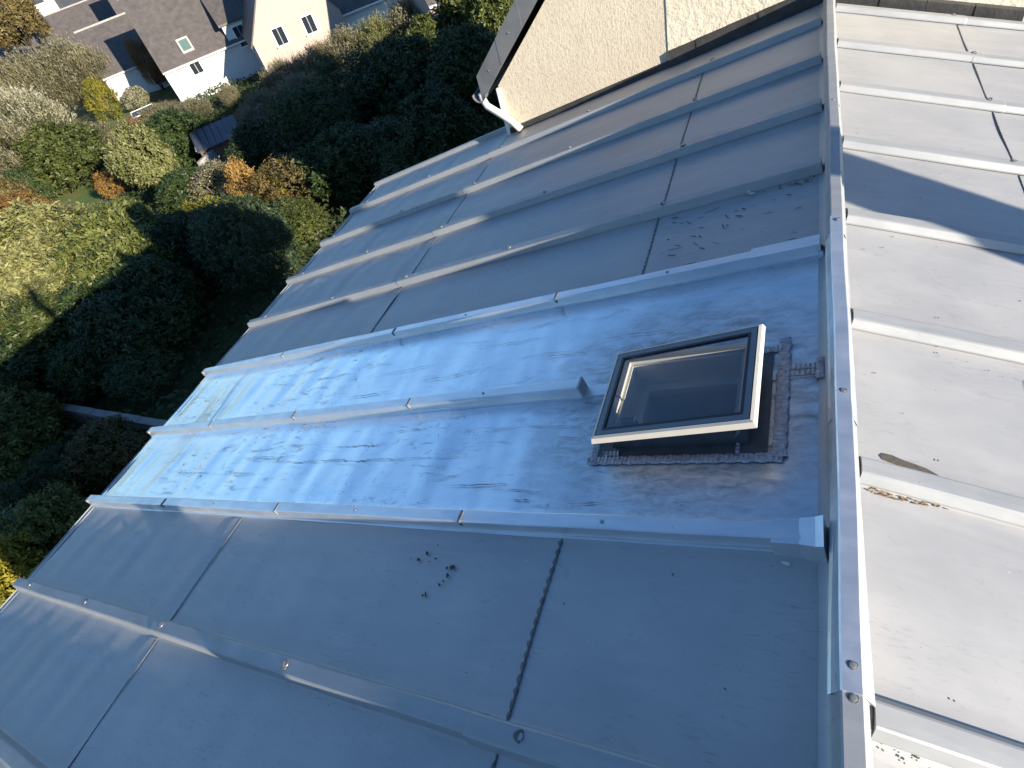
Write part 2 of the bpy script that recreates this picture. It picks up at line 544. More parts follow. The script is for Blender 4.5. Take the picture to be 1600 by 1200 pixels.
edgesL = [YF - 0.02] + SEAM_L + [YN]
NEWBAYS = (5, 6)
for k in range(len(edgesL) - 1):
    y1, y0 = edgesL[k] - 0.022, edgesL[k + 1] + 0.022
    if k == 0: y1 = edgesL[0]
    new = k in NEWBAYS
    far = y1 < -2.5
    if new:
        sheet(PL, 0.035, EAVE, y0, y1, slopeL, M['zinc_bright'], 230, 22, 0.0020, 50 + k, hole=(SK[0], SK[1], max(SK[2], y0), min(SK[3], y1)))
    else:
        nd = 30 if far else 64
        sheet(PL, 0.035, JA, y0, y1, slopeL, M['zinc_weathered'], 10 if far else 30, 14, 0.0013, 100 + k)
        sheet(PL, JA, JB, y0, y1, slopeL, M['zinc_weathered'], nd, 14, 0.0017, 200 + k, lift=-0.002)
        sheet(PL, JB, EAVE, y0, y1, slopeL, M['zinc_weathered'], nd, 14, 0.0031, 300 + k, lift=-0.004)
for (sa_, sb_) in ((0.035, SK[0]), (SK[1], 0.95)):
    MB().box(sa_, sb_, 0.715, 0.775, -0.004, 0.0035, PL).build('zinc_sheet', M['zinc_bright'], slopeL)
edgesR = [6.0] + SEAM_R + [YN]
for k in range(len(edgesR) - 1):
    y1, y0 = edgesR[k] - 0.022, edgesR[k + 1] + 0.022
    sheet(PR, 0.035, 0.81, y0, y1, slopeR, M['zinc_weathered'], 26, 14, 0.0018, 400 + k)
    sheet(PR, 0.81, 2.81, y0, y1, slopeR, M['zinc_weathered'], 30, 10, 0.0018, 500 + k, lift=-0.002)
    sheet(PR, 2.81, EAVE, y0, y1, slopeR, M['zinc_weathered'], 16, 8, 0.002, 600 + k, lift=-0.004)

# ------------------------------------------------------------------ batten caps, screws, clips
def screw_mesh():
    mb = MB()
    mb.loft([[(math.cos(a) * r, math.sin(a) * r, z) for a in np.linspace(0, 2 * math.pi, 13)[:-1]] for r, z in ((0.0085, 0), (0.008, 0.0025), (0.0045, 0.003))])
    me = mb.mesh('screw'); me.materials.append(M['steel']); return me
def washer_mesh():
    mb = MB()
    mb.loft([[(math.cos(a) * r * (1 + 0.12 * math.sin(3 * a)), math.sin(a) * r * (1 + 0.12 * math.cos(2 * a)), z) for a in np.linspace(0, 2 * math.pi, 15)[:-1]] for r, z in ((0.0165, 0), (0.015, 0.002))])
    me = mb.mesh('washer'); me.materials.append(M['sealant']); return me
SCREW, WASHER = screw_mesh(), washer_mesh()

def add_screw(P, parent, s, y, h, tilt, washer=True, sc=1.0):
    o = inst('screw', SCREW, parent, P(s, y, h + (0.0015 if washer else 0)), (0, tilt, 0), (sc, sc, sc))
    if washer:
        inst('washer', WASHER, parent, P(s, y, h), (0, tilt, random.uniform(0, 6)), (sc, sc, sc))

def cap(P, parent, y, s0, s1, wb, wt, h, mat, n=24, lift=0.007, wob=0.0015, nose=True):
    prof = [(-wb / 2, 0.0), (-wb / 2 + 0.001, 0.006), (-wt / 2 - 0.003, h * 0.93), (-wt / 2 + 0.003, h), (wt / 2 - 0.003, h), (wt / 2 + 0.003, h * 0.93), (wb / 2 - 0.001, 0.006), (wb / 2, 0.0)]
    a, b = random.uniform(0, 6), random.uniform(0, 6)
    rings = []
    ss = list(np.linspace(s0, s1, n))
    if nose: ss = [s0, s0 + 0.012, ] + ss[1:-1] + [s1 - 0.01, s1]
    for i, s in enumerate(ss):
        k = 1.0
        if nose and i == len(ss) - 1: k = 0.86
        dy = wob * math.sin(s * 3.1 + a) + wob * 0.6 * math.sin(s * 8 + b)
        rings.append([P(s, y + dy + p * (0.93 + 0.07 * k), (q * k) + lift) for p, q in prof])
    return MB().loft(rings).build('batten_cap', mat, parent, smooth=False)

for i, y in enumerate(SEAM_L):
    newc = i in (4, 5, 6)
    if newc: continue
    big = 0.084
    lo = cap(PL, slopeL, y, JB + 0.0, EAVE + 0.012, big - 0.008, 0.050, 0.041, M['cap_weathered'], 30)
    mi = cap(PL, slopeL, y, JA + 0.06, JB + 0.04, big - 0.004, 0.054, 0.0445, M['cap_weathered'], 30)
    hi = cap(PL, slopeL, y, 0.035, JA + 0.10, big, 0.058, 0.048, M['cap_weathered'], 16)
    if y > -2.6:
        for s, o, hh in ((4.60, lo, .041), (3.65, lo, .041), (2.73, mi, .0445), (1.79, mi, .0445), (0.78, hi, .048)):
            add_screw(PL, o, s + random.uniform(-.04, .04), y + 0.004, hh + 0.007, -AL, True, 1.15)
for i, y in enumerate(SEAM_R):
    hi = cap(PR, slopeR, y, 0.045, 0.86, 0.092, 0.052, 0.032, M['cap_weathered'], 12)
    mi = cap(PR, slopeR, y, 0.80, 2.86, 0.088, 0.050, 0.030, M['cap_weathered'], 14)
    lo = cap(PR, slopeR, y, 2.80, EAVE + 0.01, 0.085, 0.048, 0.028, M['cap_weathered'], 14)
    add_screw(PR, hi, 0.79 + random.uniform(-.02, .02), y + 0.01, 0.0395, AR)
    add_screw(PR, mi, 1.9, y, 0.0375, AR)
    # sealed upper end of the cap
    mb = MB()
    mb.tube([PR(0.047, y - 0.046, 0.004), PR(0.040, y - 0.03, 0.022), PR(0.04, y, 0.03), PR(0.04, y + 0.03, 0.024), PR(0.047, y + 0.05, 0.004)], [0.004, 0.007, 0.006, 0.008, 0.004], 6)
    mb.build('end_seal', M['sealant'], hi)

# sharper bright caps on the three new seams, with folded clips
def new_cap(y, s0, s1, flange=1):
    segs = np.linspace(s0, s1, 5)
    tops = []
    for j in range(4):
        a, b = segs[j], segs[j + 1] + (0.03 if j < 3 else 0)
        lift = 0.0016 * (3 - j)
        prof = [(-0.040, 0.002), (-0.030, 0.004), (-0.027, 0.053), (-0.022, 0.056), (0.022, 0.056), (0.027, 0.053), (0.030, 0.004), (0.040, 0.002)]
        rings = []
        for s in np.linspace(a, b, 10):
            wob = 0.0015 * math.sin(s * 4 + y) + 0.001 * math.sin(s * 11)
            rings.append([PL(s, y + p + wob, q + lift) for p, q in prof])
        o = MB().loft(rings).build('batten_cap', M['cap_bright'], slopeL)
        # dark lap line along the foot
        c = MB()
        c.box(b - 0.032, b - 0.018, y - 0.018, y + 0.018, 0.03, 0.0595 + lift, PL)
        c.box(b - 0.030, b - 0.020, y - 0.0312, y - 0.018, 0.035, 0.0585 + lift, PL)
        c.build('clip', M['zinc_dark'], o)
        if j < 3:
            add_screw(PL, o, (a + b) / 2, y, 0.0575 + lift, -AL, False, 0.8)
        tops.append(o)
    return tops
new_cap(SEAM_L[4], 0.05, EAVE + 0.015)
t6 = new_cap(SEAM_L[5], 0.935, EAVE + 0.03)
t7 = new_cap(SEAM_L[6], 0.05, EAVE + 0.02)
# flat tail of the middle seam running to the skylight curb, closed cap end
MB().box(0.80, 0.945, 0.715, 0.775, 0.004, 0.010, PL).build('cap_tail', M['cap_bright'], t6[0])
MB().box(0.926, 0.936, 0.714, 0.776, 0.004, 0.066, PL).build('cap_end', M['cap_weathered'], t6[0])
# overlap piece at the ridge end of the upper new seam, and folded end of the lower one
MB().box(0.04, 0.30, SEAM_L[4] - 0.033, SEAM_L[4] + 0.033, 0.03, 0.0645, PL).build('overlap_sleeve', M['cap_bright'], slopeL)
mb = MB()
mb.loft([[PL(s, 0.098 - 0.044 * k, 0.0), PL(s, 0.098 - 0.036 * k, 0.055 * q), PL(s, 0.098 + 0.036, 0.063 * q), PL(s, 0.098 + 0.044, 0.0)] for s, k, q in ((0.03, 1.4, 1.35), (0.05, 1.3, 1.2), (0.09, 1.05, 1.04), (0.16, 1.0, 1.0))])
mb.build('overlap_sleeve', M['cap_bright'], slopeL)

# ------------------------------------------------------------------ ridge
def ridge_piece(y0, y1, mat, lift, w=0.045, drop=0.045, bend=0.0, n=14):
    hw = w / 2
    prof = [(-hw - 0.011, 0.100 - drop), (-hw - 0.006, 0.112 - drop), (-hw, 0.099), (-hw + 0.004, 0.103), (hw - 0.004, 0.103), (hw, 0.099), (hw + 0.006, 0.112 - drop), (hw + 0.016, 0.100 - drop),
            (hw + 0.012, 0.099 - drop), (hw - 0.004, 0.096), (-hw + 0.004, 0.096), (-hw - 0.008, 0.099 - drop)]
    rings = []
    for y in np.linspace(y0, y1, n):
        wx = 0.0018 * math.sin(y * 3.3) + 0.001 * math.sin(y * 9.1)
        wz = 0.0015 * math.sin(y * 2.7 + 1)
        fl = bend * max(0, 1 - (y - y0) / 0.5)
        rings.append([(p + wx + (fl * 0.012 if p > 0.032 else (-fl * 0.006 if p < -0.029 else 0)), y, q + wz + lift) for p, q in prof])
    return MB().loft(rings).build('ridge_cap', mat, bld)
core = MB().box(-0.018, 0.018, YN + 0.01, 4.42, -0.03, 0.094)
core.build('ridge_batten', M['cap_weathered'], bld)
for (sx, P) in ((-1, PL), (1, PR)):
    # upstand: the sheets turned up against the ridge batten
    mb = MB()
    rows = []
    for y in np.linspace(YN + 0.01, 4.42, 120):
        w = 0.001 * math.sin(y * 7) + 0.0008 * math.sin(y * 17)
        rows.append([(sx * (0.052 + w), y, -0.0105), (sx * (0.036 + w), y, -0.004), (sx * (0.027 + w), y, 0.008), (sx * (0.0235 + w), y, 0.07)])
    mb.loft(rows, close=False)
    mb.build('upstand', M['zinc_weathered'], bld, smooth=True)
pieces = [(2.55, 4.428, 'cap_weathered', 0.0, 0), (1.40, 2.60, 'cap_weathered', 0.0018, 0), (0.46, 1.49, 'cap_bright', 0.0046, 0.3), (-0.30, 0.50, 'cap_bright', 0.0064, 1.0),
          (-2.3, -0.26, 'cap_weathered', 0.0024, 0), (YN, -2.27, 'cap_weathered', 0.0, 0)]
for (a, b, mt, lf, bd) in pieces:
    o = ridge_piece(a, b, M[mt], lf, drop=0.045 if mt == 'cap_weathered' else 0.052, bend=bd)
    for yy in ((b - 0.05,) if mt != 'cap_bright' else ((1.46, 0.55) if a > 0.3 else (-0.245,))):
        inst('screw', SCREW, o, (0.0, yy, 0.1035 + lf), None, (0.9, 0.9, 0.9))
        inst('washer', WASHER, o, (0.0, yy, 0.1030 + lf), None, (0.7, 0.7, 0.7))

# ------------------------------------------------------------------ sealed cross joints
def bead(P, s, y0, y1, parent, wid, seed, name='seal_bead', mat='sealant', step=0.0085, drift=0.0):
    r = np.random.default_rng(seed)
    n = int((y1 - y0) / step)
    rings = []
    ph = r.uniform(0, 6)
    for i in range(n + 1):
        y = y0 + (y1 - y0) * i / n
        sc = abs(math.sin(y * math.pi / 0.034 + ph))
        w = wid * (0.35 + 0.75 * sc + r.uniform(-0.12, 0.12))
        c = s + 0.0022 * math.sin(y * 9 + ph) + drift * (y - y0)
        rings.append([P(c - w * 0.35, y, 0.0005), P(c - w * 0.1, y, 0.003 + wid * 0.16), P(c + w * 0.3, y, 0.003 + wid * 0.1), P(c + w, y, 0.0)])
    return MB().loft(rings, close=False, caps=False).build(name, M[mat], parent, smooth=True)

for k in range(len(edgesL) - 1):
    if k in NEWBAYS: continue
    y1, y0 = edgesL[k] - 0.032, edgesL[k + 1] + 0.032
    if y1 < -3: continue
    if k > 0 or True:
        if not (k == 0):
            bead(PL, JA + 0.0, y0, y1, slopeL, 0.011 if k != 7 else 0.0125, 700 + k, drift=random.uniform(-.01, .01))
        bead(PL, JB, y0, y1, slopeL, 0.0055, 800 + k)
for k in range(len(edgesR) - 1):
    y1, y0 = edgesR[k] - 0.04, edgesR[k + 1] + 0.04
    if y1 < -1.5: continue
    bead(PR, 0.81, y0, y1, slopeR, 0.0085, 900 + k)

# ------------------------------------------------------------------ eave and verge trims
ys = [4.62, 3.55, 2.4, 1.3, 0.15, -0.95, -2.1, -3.2, YN]
for i in range(len(ys) - 1):
    y1, y0 = ys[i], ys[i + 1] - 0.0
    w = 0.002 if i % 2 else 0.0
    prof = [(EAVE - 0.045, 0.0), (EAVE - 0.04, -0.0025), (EAVE + 0.004, -0.004), (EAVE + 0.010 + w, 0.004), (EAVE + 0.016 + w, 0.002), (EAVE + 0.018 + w, -0.05), (EAVE + 0.012 + w, -0.055), (EAVE - 0.04, -0.011)]
    MB().loft([[PL(s, y, h - 0.001 * (i % 2) + 0.002 * math.sin(y * 5)) for s, h in prof] for y in np.linspace(y0 + 0.003, y1 - 0.003, 10)]).build('eave_trim', M['cap_weathered'], slopeL)
for (s0, s1) in ((2.74, 3.4), (3.4, 4.1), (4.1, EAVE + 0.012)):
    prof = [(-0.012, 0.002), (-0.008, 0.030), (0.0, 0.038), (0.026, 0.038), (0.030, 0.032), (0.031, -0.07), (0.018, -0.07)]
    MB().loft([[PL(s, YF - 0.03 + y + 0.002 * math.sin(s * 6), h) for y, h in prof] for s in np.linspace(s0 + 0.002, s1, 8)]).build('verge_trim', M['cap_weathered'], slopeL)

# half-round gutter hung below the eave
mb = MB()
xg = PL(EAVE + 0.06, 0, 0)
rings = []
for y in np.linspace(YN, YF, 24):
    r1 = [(xg[0] + 0.065 * math.cos(a), y, xg[2] - 0.07 + 0.065 * math.sin(a)) for a in np.linspace(math.pi, 2 * math.pi, 9)]
    r2 = [(xg[0] + 0.060 * math.cos(a), y, xg[2] - 0.07 + 0.060 * math.sin(a)) for a in np.linspace(2 * math.pi, math.pi, 9)]
    rings.append(r1 + r2)
mb.loft(rings).build('gutter', M['zinc_dark'], bld, smooth=False)

# ------------------------------------------------------------------ stains, marks, debris on the sheets
def blob(P, pts, h, mat, parent, name='stain', thick=0.0):
    mb = MB()
    top = [P(s, y, h) for s, y in pts]
    mb.poly(top)
    return mb.build(name, M[mat], parent, fix=False)
def splat(P, s, y, a, b, ang, seed, mat='dirt', parent=None, h=0.0045, name='dirt_spot'):
    r = np.random.default_rng(seed)
    pts = []
    for q in np.linspace(0, 2 * math.pi, 15)[:-1]:
        k = 1 + r.uniform(-.28, .28)
        u, w = a * math.cos(q) * k, b * math.sin(q) * k
        pts.append((s + u * math.cos(ang) - w * math.sin(ang), y + u * math.sin(ang) + w * math.cos(ang)))
    return blob(P, pts, h, mat, parent, name)
for i, (s, y, a, b, g) in enumerate([(1.40, -0.042, .011, .007, .6), (1.428, -0.072, .010, .006, .4), (1.25, -0.087, .013, .010, .3), (1.255, -0.12, .010, .007, .9), (1.272, -0.092, .007, .005, .2),
                                     (1.262, -0.142, .006, .004, .9), (1.275, -0.158, .009, .004, .9), (1.33, -0.205, .007, .004, .7), (1.318, -0.20, .011, .004, .9), (1.345, -0.06, .008, .004, .2), (1.37, -0.075, .004, .003, 0)]):
    splat(PL, s, y, a, b, g, 20 + i, 'dirt', slopeL, 0.0042)
# scuffs in the bay above the new sheets
r2 = np.random.default_rng(5)
for i in range(34):
    s, y = r2.uniform(0.12, 0.78), r2.uniform(1.52, 1.98)
    splat(PL, s, y, r2.uniform(.006, .03) * (1.6 if i % 6 == 0 else 1), r2.uniform(.0012, .0035), r2.normal(0.45, 0.4), 60 + i, 'dirt', slopeL, 0.0042)
for i in range(40):
    bay = random.choice([3, 3, 4, 4, 7, 7, 2])
    y = random.uniform(edgesL[bay + 1] + 0.08, edgesL[bay] - 0.08)
    splat(PL, random.uniform(0.15, 3.2), y, random.uniform(.002, .005), random.uniform(.0015, .003), random.uniform(0, 3), 120 + i, 'dirt', slopeL, 0.0042)
# leaf debris caught below the ridge
for i in range(24):
    splat(PL, random.uniform(0.06, 0.30), 2.02 + random.uniform(-0.05, 0.012) , random.uniform(.004, .013), random.uniform(.002, .006), random.uniform(0, 3), 200 + i, 'dry_moss' if i % 3 else 'dirt', slopeL, 0.006)
def scratch(s0, s1, y, seed, w=0.004):
    r = np.random.default_rng(seed)
    n = int((s1 - s0) / 0.02) + 2
    up_, dn_ = [], []
    yy = y
    for i in range(n):
        q = i / (n - 1)
        yy += r.normal(0, 0.0022)
        ww = 0.5 * w * math.sin(math.pi * min(1, max(0, q))) * r.uniform(0.25, 1.3)
        up_.append((s0 + (s1 - s0) * q, yy + ww)); dn_.append((s0 + (s1 - s0) * q, yy - ww))
    mb = MB()
    for i in range(n - 1):
        mb.quad(PL(*dn_[i], 0.0065), PL(*dn_[i + 1], 0.0065), PL(*up_[i + 1], 0.0065), PL(*up_[i], 0.0065))
    mb.build('scratch', M['scratch_grey'], slopeL, fix=False)
for i, (a_, b_, y_, w_) in enumerate([(1.45, 3.1, 0.42, .0045), (1.9, 2.5, 0.52, .004), (1.7, 2.1, 0.60, .004), (2.6, 3.3, 0.46, .003), (1.5, 2.1, 0.98, .004), (1.9, 2.4, 1.08, .005), (2.2, 2.6, 0.90, .005), (1.1, 1.5, 0.28, .005), (0.95, 1.2, 0.24, .004),
        (3.4, 4.1, 0.35, .003), (0.9, 1.2, 0.55, .003), (0.88, 1.0, 0.50, .004), (0.87, 0.98, 0.60, .003), (1.2, 1.7, 1.15, .003), (0.9, 1.3, 1.00, .004), (0.6, 0.95, 1.06, .005), (2.9, 3.6, 1.2, .003), (0.7, 0.85, 0.20, .006), (1.0, 1.1, 0.21, .006)]):
    scratch(a_, b_, y_, i + 3, w_)
splat(PL, 0.35, 2.0, 0.016, 0.009, 0.5, 9, 'bird_white', slopeL, 0.012, 'paper_scrap')
splat(PL, 0.36, 2.012, 0.006, 0.014, 0.5, 10, 'bird_white', slopeL, 0.02, 'paper_scrap')
splat(PL, 0.13, 0.03, 0.012, 0.006, 0.2, 12, 'bird_white', slopeL, 0.006, 'paper_scrap')
# black water mark and orange dirt line on the sunny slope
pts = [(0.112, 0.425), (0.122, 0.436), (0.145, 0.437), (0.17, 0.430), (0.20, 0.426), (0.235, 0.420), (0.262, 0.408), (0.285, 0.395), (0.30, 0.388), (0.27, 0.388), (0.235, 0.391), (0.20, 0.396), (0.17, 0.403), (0.14, 0.408), (0.12, 0.412)]
blob(PR, pts, 0.0035, 'dirt', slopeR, 'water_stain')
for i in range(50):
    q = i / 50
    splat(PR, 0.075 + 0.2 * q + random.uniform(-.008, .008), 0.296 - 0.006 * math.sin(q * 5) + random.uniform(-.008, .008), random.uniform(.003, .010), random.uniform(.0015, .004), random.uniform(-.4, .4), 260 + i, 'dry_moss', slopeR, 0.005)
for i in range(45):
    y = random.uniform(-0.75, 2.2)
    splat(PR, random.uniform(0.08, 0.75), y, random.uniform(.0015, .006), random.uniform(.001, .0035), random.uniform(-.6, .6), 320 + i, 'dirt', slopeR, 0.0045)
for i in range(26):
    splat(PR, random.uniform(0.06, 0.3), -0.345 - random.uniform(0.0, 0.03), random.uniform(.002, .006), random.uniform(.0015, .003), random.uniform(-.5, .5), 430 + i, 'dirt', slopeR, 0.005)

# ------------------------------------------------------------------ unseen chimney and vent, added to cast shadows across the sunny slope
cx, cy = 3.95, 0.50
mb = MB()
mb.box(cx - .15, cx + .15, cy - .17, cy + .17, -1.3, 1.55)
mb.build('caster_stack', M['render_cream'], bld)
MB().box(cx - .2, cx + .2, cy - .215, cy + .215, 1.552, 1.63).build('chimney_crown', M['concrete'], bld)
MB().tube([(cx, cy, 1.632), (cx, cy, 1.78), (cx, cy, 1.95)], [.12, .10, .115], 12).build('caster_pot', M['wall_orange'], bld)
mb = MB()
mb.box(1.22, 1.46, 0.44, 0.58, 0.004, 0.36, lambda a, b, c: PR(a, b, c))  # added box, sized for the shadow tip it throws
mb.build('caster_box', M['zinc_weathered'], bld)
MB().box(1.19, 1.49, 0.41, 0.61, 0.362, 0.385, lambda a, b, c: PR(a, b, c)).build('caster_lid', M['cap_weathered'], bld)

# ------------------------------------------------------------------ skylight
sk = empty('skylight', PL(0.49, 0.62, 0))
tag(sk, 'small roof window with beige-edged sash propped open on the bright zinc bays', 'skylight')
sk_off = Vector(PL(0.49, 0.62, 0))
def SKP(s, y, h):
    return tuple(Vector(PL(s, y, h)) - sk_off)
a, b, c, d = SK
# curb: four sides
def ringbox(mb, s0, s1, y0, y1, w, h0, h1, T):
    mb.box(s0, s1, y0, y0 + w, h0, h1, T)
    mb.box(s0, s1, y1 - w, y1, h0, h1, T)
    mb.box(s0, s0 + w, y0 + w, y1 - w, h0, h1, T)
    mb.box(s1 - w, s1, y0 + w, y1 - w, h0, h1, T)
mb = MB(); ringbox(mb, a - 0.02, b + 0.02, c - 0.02, d + 0.02, 0.018, -0.05, 0.088, SKP)
mb.build('curb', M['curb_grey'], sk)
mb = MB(); ringbox(mb, a - 0.075, b + 0.085, c - 0.075, d + 0.075, 0.054, 0.003, 0.0065, SKP)
mb.build('apron', M['curb_grey'], sk)
# inner reveal, going down into the room, and the room
mb = MB(); ringbox(mb, a - 0.001, b + 0.001, c - 0.001, d + 0.001, 0.012, -0.32, 0.09, SKP)
mb.build('reveal', M['reveal'], sk)
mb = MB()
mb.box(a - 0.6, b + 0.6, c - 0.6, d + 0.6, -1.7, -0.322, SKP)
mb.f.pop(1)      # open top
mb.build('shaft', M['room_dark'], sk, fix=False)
mb = MB(); ringbox(mb, a + 0.012, b - 0.012, c + 0.012, d - 0.012, 0.034, -0.05, -0.02, SKP)
mb.build('lining', M['reveal'], sk)
# upper frame rim
mb = MB(); ringbox(mb, a - 0.034, b + 0.03, c - 0.03, d + 0.03, 0.03, 0.0895, 0.104, SKP)
mb.build('fixed_frame', M['sash_beige'], sk)
# sash: hinged on its lower side, lifted towards the ridge
sa, sb, ya, yb = 0.212, 0.752, 0.408, 0.826
def SH(s, y, h):       # sash plane
    return SKP(s, y, 0.118 + (sb - s) / (sb - sa) * 0.045 + h)
fw = 0.026
mb = MB(); ringbox(mb, sa + 0.004, sb - 0.004, ya + 0.004, yb - 0.004, fw, -0.012, 0.0, SH)
mb.build('sash_frame', M['sash_grey'], sk)
mb = MB(); ringbox(mb, sa + fw - 0.002, sb - fw + 0.002, ya + fw - 0.002, yb - fw + 0.002, 0.009, -0.014, 0.0012, SH)
mb.build('gasket', M['gasket'], sk)
mb = MB()
mb.quad(SH(sa + fw, yb - fw, -0.004), SH(sb - fw, yb - fw, -0.004), SH(sb - fw, ya + fw, -0.004), SH(sa + fw, ya + fw, -0.004))
mb.build('glass_pane', M['glass_roof'], sk, fix=False)
# beige edge profile with a chamfered face on each side
def edge(p0, p1, out, nm='sash_edge'):
    (s0, y0), (s1, y1) = p0, p1
    os_, oy = out
    prof = [(0.0, 0.001), (0.010, -0.003), (0.016, -0.024), (0.008, -0.034), (0.0, -0.034)]
    rings = []
    for (s, y, e) in ((s0, y0, -1), (s1, y1, 1)):
        ds = (s1 - s0); dy = (y1 - y0); Lg = math.hypot(ds, dy)
        rings.append([SH(s + os_ * o + e * ds / Lg * o, y + oy * o + e * dy / Lg * o, h) for o, h in prof])
    MB().loft(rings).build(nm, M['sash_beige'], sk)
edge((sa, ya), (sb, ya), (0, -1))
edge((sb, ya), (sb, yb), (1, 0))
edge((sb, yb), (sa, yb), (0, 1))
edge((sa, yb), (sa, ya), (-1, 0))
# stay arms and handle
MB().tube([SKP(0.30, 0.452, 0.02), SKP(0.27, 0.435, 0.07), SKP(0.26, 0.44, 0.125)], [.006, .006, .005], 6).build('stay_arm', M['sash_grey'], sk)
MB().box(0.62, 0.67, 0.475, 0.50, 0.07, 0.105, SKP).build('handle', M['curb_grey'], sk)
# lumpy solder bead round the apron
def rib_bead(pa, pb, w, seed, parent=sk, name='solder_bead'):
    r = np.random.default_rng(seed)
    (s0, y0), (s1, y1) = pa, pb
    L_ = math.hypot(s1 - s0, y1 - y0)
    ds, dy = (s1 - s0) / L_, (y1 - y0) / L_
    n = int(L_ / 0.003)
    rings = []
    ph = 0
    for i in range(n + 1):
        q = i / n
        ph += 1.25 + r.uniform(-.3, .3)
        hh = 0.0055 + 0.0030 * math.sin(ph)
        ww = w * (1 + r.uniform(-.10, .10) + 0.10 * math.sin(ph * .31))
        row = []
        for o, k in ((-.5, 0), (-.44, .8), (-.2, .45 + r.uniform(-.2, .4)), (0, .9 + r.uniform(-.3, .3)), (.22, .5 + r.uniform(-.2, .4)), (.42, .9), (.5, 0)):
            jit = r.uniform(-.0012, .0012)
            row.append(SKP(s0 + ds * L_ * q + dy * (o * ww) + jit, y0 + dy * L_ * q - ds * (o * ww) + jit, 0.005 + hh * k))
        rings.append(row)
    MB().loft(rings, close=False, caps=False).build(name, M['solder'], parent, smooth=True)
o1, o2, o3, o4 = a - 0.100, b + 0.098, c - 0.078, d + 0.082
rib_bead((o1 - 0.02, o3), (o2 + 0.02, o3), 0.034, 1)
rib_bead((o1 - 0.01, o3), (o1 - 0.01, o4 + 0.05), 0.042, 2)
rib_bead((o2, o3), (o2, o4), 0.030, 3)
rib_bead((o1, o4), (o2, o4), 0.030, 4)
rib_bead((0.05, 0.735), (o1, 0.735), 0.022, 5)
rib_bead((0.05, 0.765), (o1, 0.765), 0.022, 6)
rib_bead((0.047, 0.70), (0.047, 0.80), 0.026, 7)
rib_bead((0.285, o3 + 0.01), (0.285, c - 0.022), 0.012, 8)
rib_bead((0.70, c - 0.045), (0.76, c - 0.05), 0.02, 9)

# ------------------------------------------------------------------ neighbouring cream house
nb = empty('cream_house', (0, 4.5, GZ))
tag(nb, 'taller cream rendered house with a broad chimney block against the zinc roof', 'house')
def NB(x, y, z): return (x, y - 4.5, z - GZ)
YW = 4.442
XL = -2.70
DEP = 1.75
ez = -0.32
def rz(x): return ez + (x - (XL - 0.17)) * 1.0
apex = -1.5
CX0, CX1, CYF = -1.13, 1.16, 4.435
mb = MB()
pts = [(XL, GZ), (CX0 + 0.02, GZ), (CX0 + 0.02, rz(apex) - 0.1), (apex, rz(apex) - 0.1), (XL, rz(XL) - 0.1)]
mb.poly([NB(x, YW, z) for x, z in pts]); mb.poly([NB(x, YW + DEP, z) for x, z in pts])
for i in range(len(pts)):
    (x0, z0), (x1, z1) = pts[i], pts[(i + 1) % len(pts)]
    mb.quad(NB(x0, YW, z0), NB(x1, YW, z1), NB(x1, YW + DEP, z1), NB(x0, YW + DEP, z0))
mb.build('wall', M['render_cream'], nb)
MB().box(XL - 0.022, XL + 0.012, YW - 0.022, YW + 0.03, -4.0, rz(XL) - 0.12, NB).build('corner_bead', M['white_paint'], nb)
for sgn in (0,):
    mb = MB()
    x0, x1 = XL - 0.17, apex
    T = NB if not sgn else (lambda x, y, z: NB(2 * apex - x, y, z))
    q = [(x0, rz(x0)), (x1, rz(x1)), (x1, rz(x1) + 0.18), (x0, rz(x0) + 0.18)]
    mb.loft([[T(x, y, z) for x, z in q] for y in (YW - 0.02, YW + DEP + 0.1)])
    mb.build('roof', M['slate'], nb)
    # zinc verge strips with rivets
    for j in range(5):
        u0, u1 = x0 + (x1 - x0) * j / 5, x0 + (x1 - x0) * (j + 1) / 5
        mb = MB()
        e = 0.003 if j % 2 else 0
        mb.loft([[T(u, YW - 0.055 - e, rz(u) - 0.02), T(u, YW - 0.055 - e, rz(u) + 0.195 + e), T(u, YW + 0.06, rz(u) + 0.195 + e), T(u, YW + 0.06, rz(u) - 0.02)] for u in (u0, u1)])
        vt = mb.build('verge_strip', M['zinc_dark'], nb)
        for q2 in (0.5,):
            u = u0 + (u1 - u0) * q2
            me = inst('screw', SCREW, vt, T(u, YW - 0.057 - e, rz(u) + 0.09), (math.pi / 2, 0, 0), (1.1, 1.1, 1.1))
# gutter end and downpipe
gx, gzz = XL - 0.20, rz(XL - 0.17) + 0.0
mb = MB()
rings = []
for y in (YW - 0.06, YW + 1, YW + DEP):
    rings.append([NB(gx + 0.07 * math.cos(q), y, gzz + 0.03 + 0.075 * math.sin(q)) for q in np.linspace(math.pi, 2 * math.pi, 9)] + [NB(gx + 0.063 * math.cos(q), y, gzz + 0.03 + 0.068 * math.sin(q)) for q in np.linspace(2 * math.pi, math.pi, 9)])
mb.loft(rings).build('gutter', M['zinc_dark'], nb)
dp = [NB(-2.885, YW - 0.02, -0.29), NB(-2.88, YW - 0.02, -0.36), NB(-2.85, YW - 0.035, -0.41), NB(-2.73, YW - 0.05, -0.49), NB(-2.62, YW - 0.055, -0.58), NB(-2.55, YW - 0.055, -0.66)]
MB().tube(dp, 0.034, 10).build('downpipe', M['pipe_cream'], nb, smooth=True)
# broad chimney block standing across the ridge
CX0, CX1, CYF = -1.13, 1.16, 4.435
mb = MB()
CYR = 4.345
mb.box(CX0, 0.036, CYF, YW + 0.45, -0.35, 0.8, NB)
mb.box(0.036, CX1, CYR, YW + 0.45, -0.40, 0.801, NB)
cb = mb.build('chimney_block', M['render_smooth'], nb)
mb = MB().box(CX0 - 0.001, CX0 + 0.02, CYF - 0.006, CYF + 0.015, 0.05, 0.79, NB)
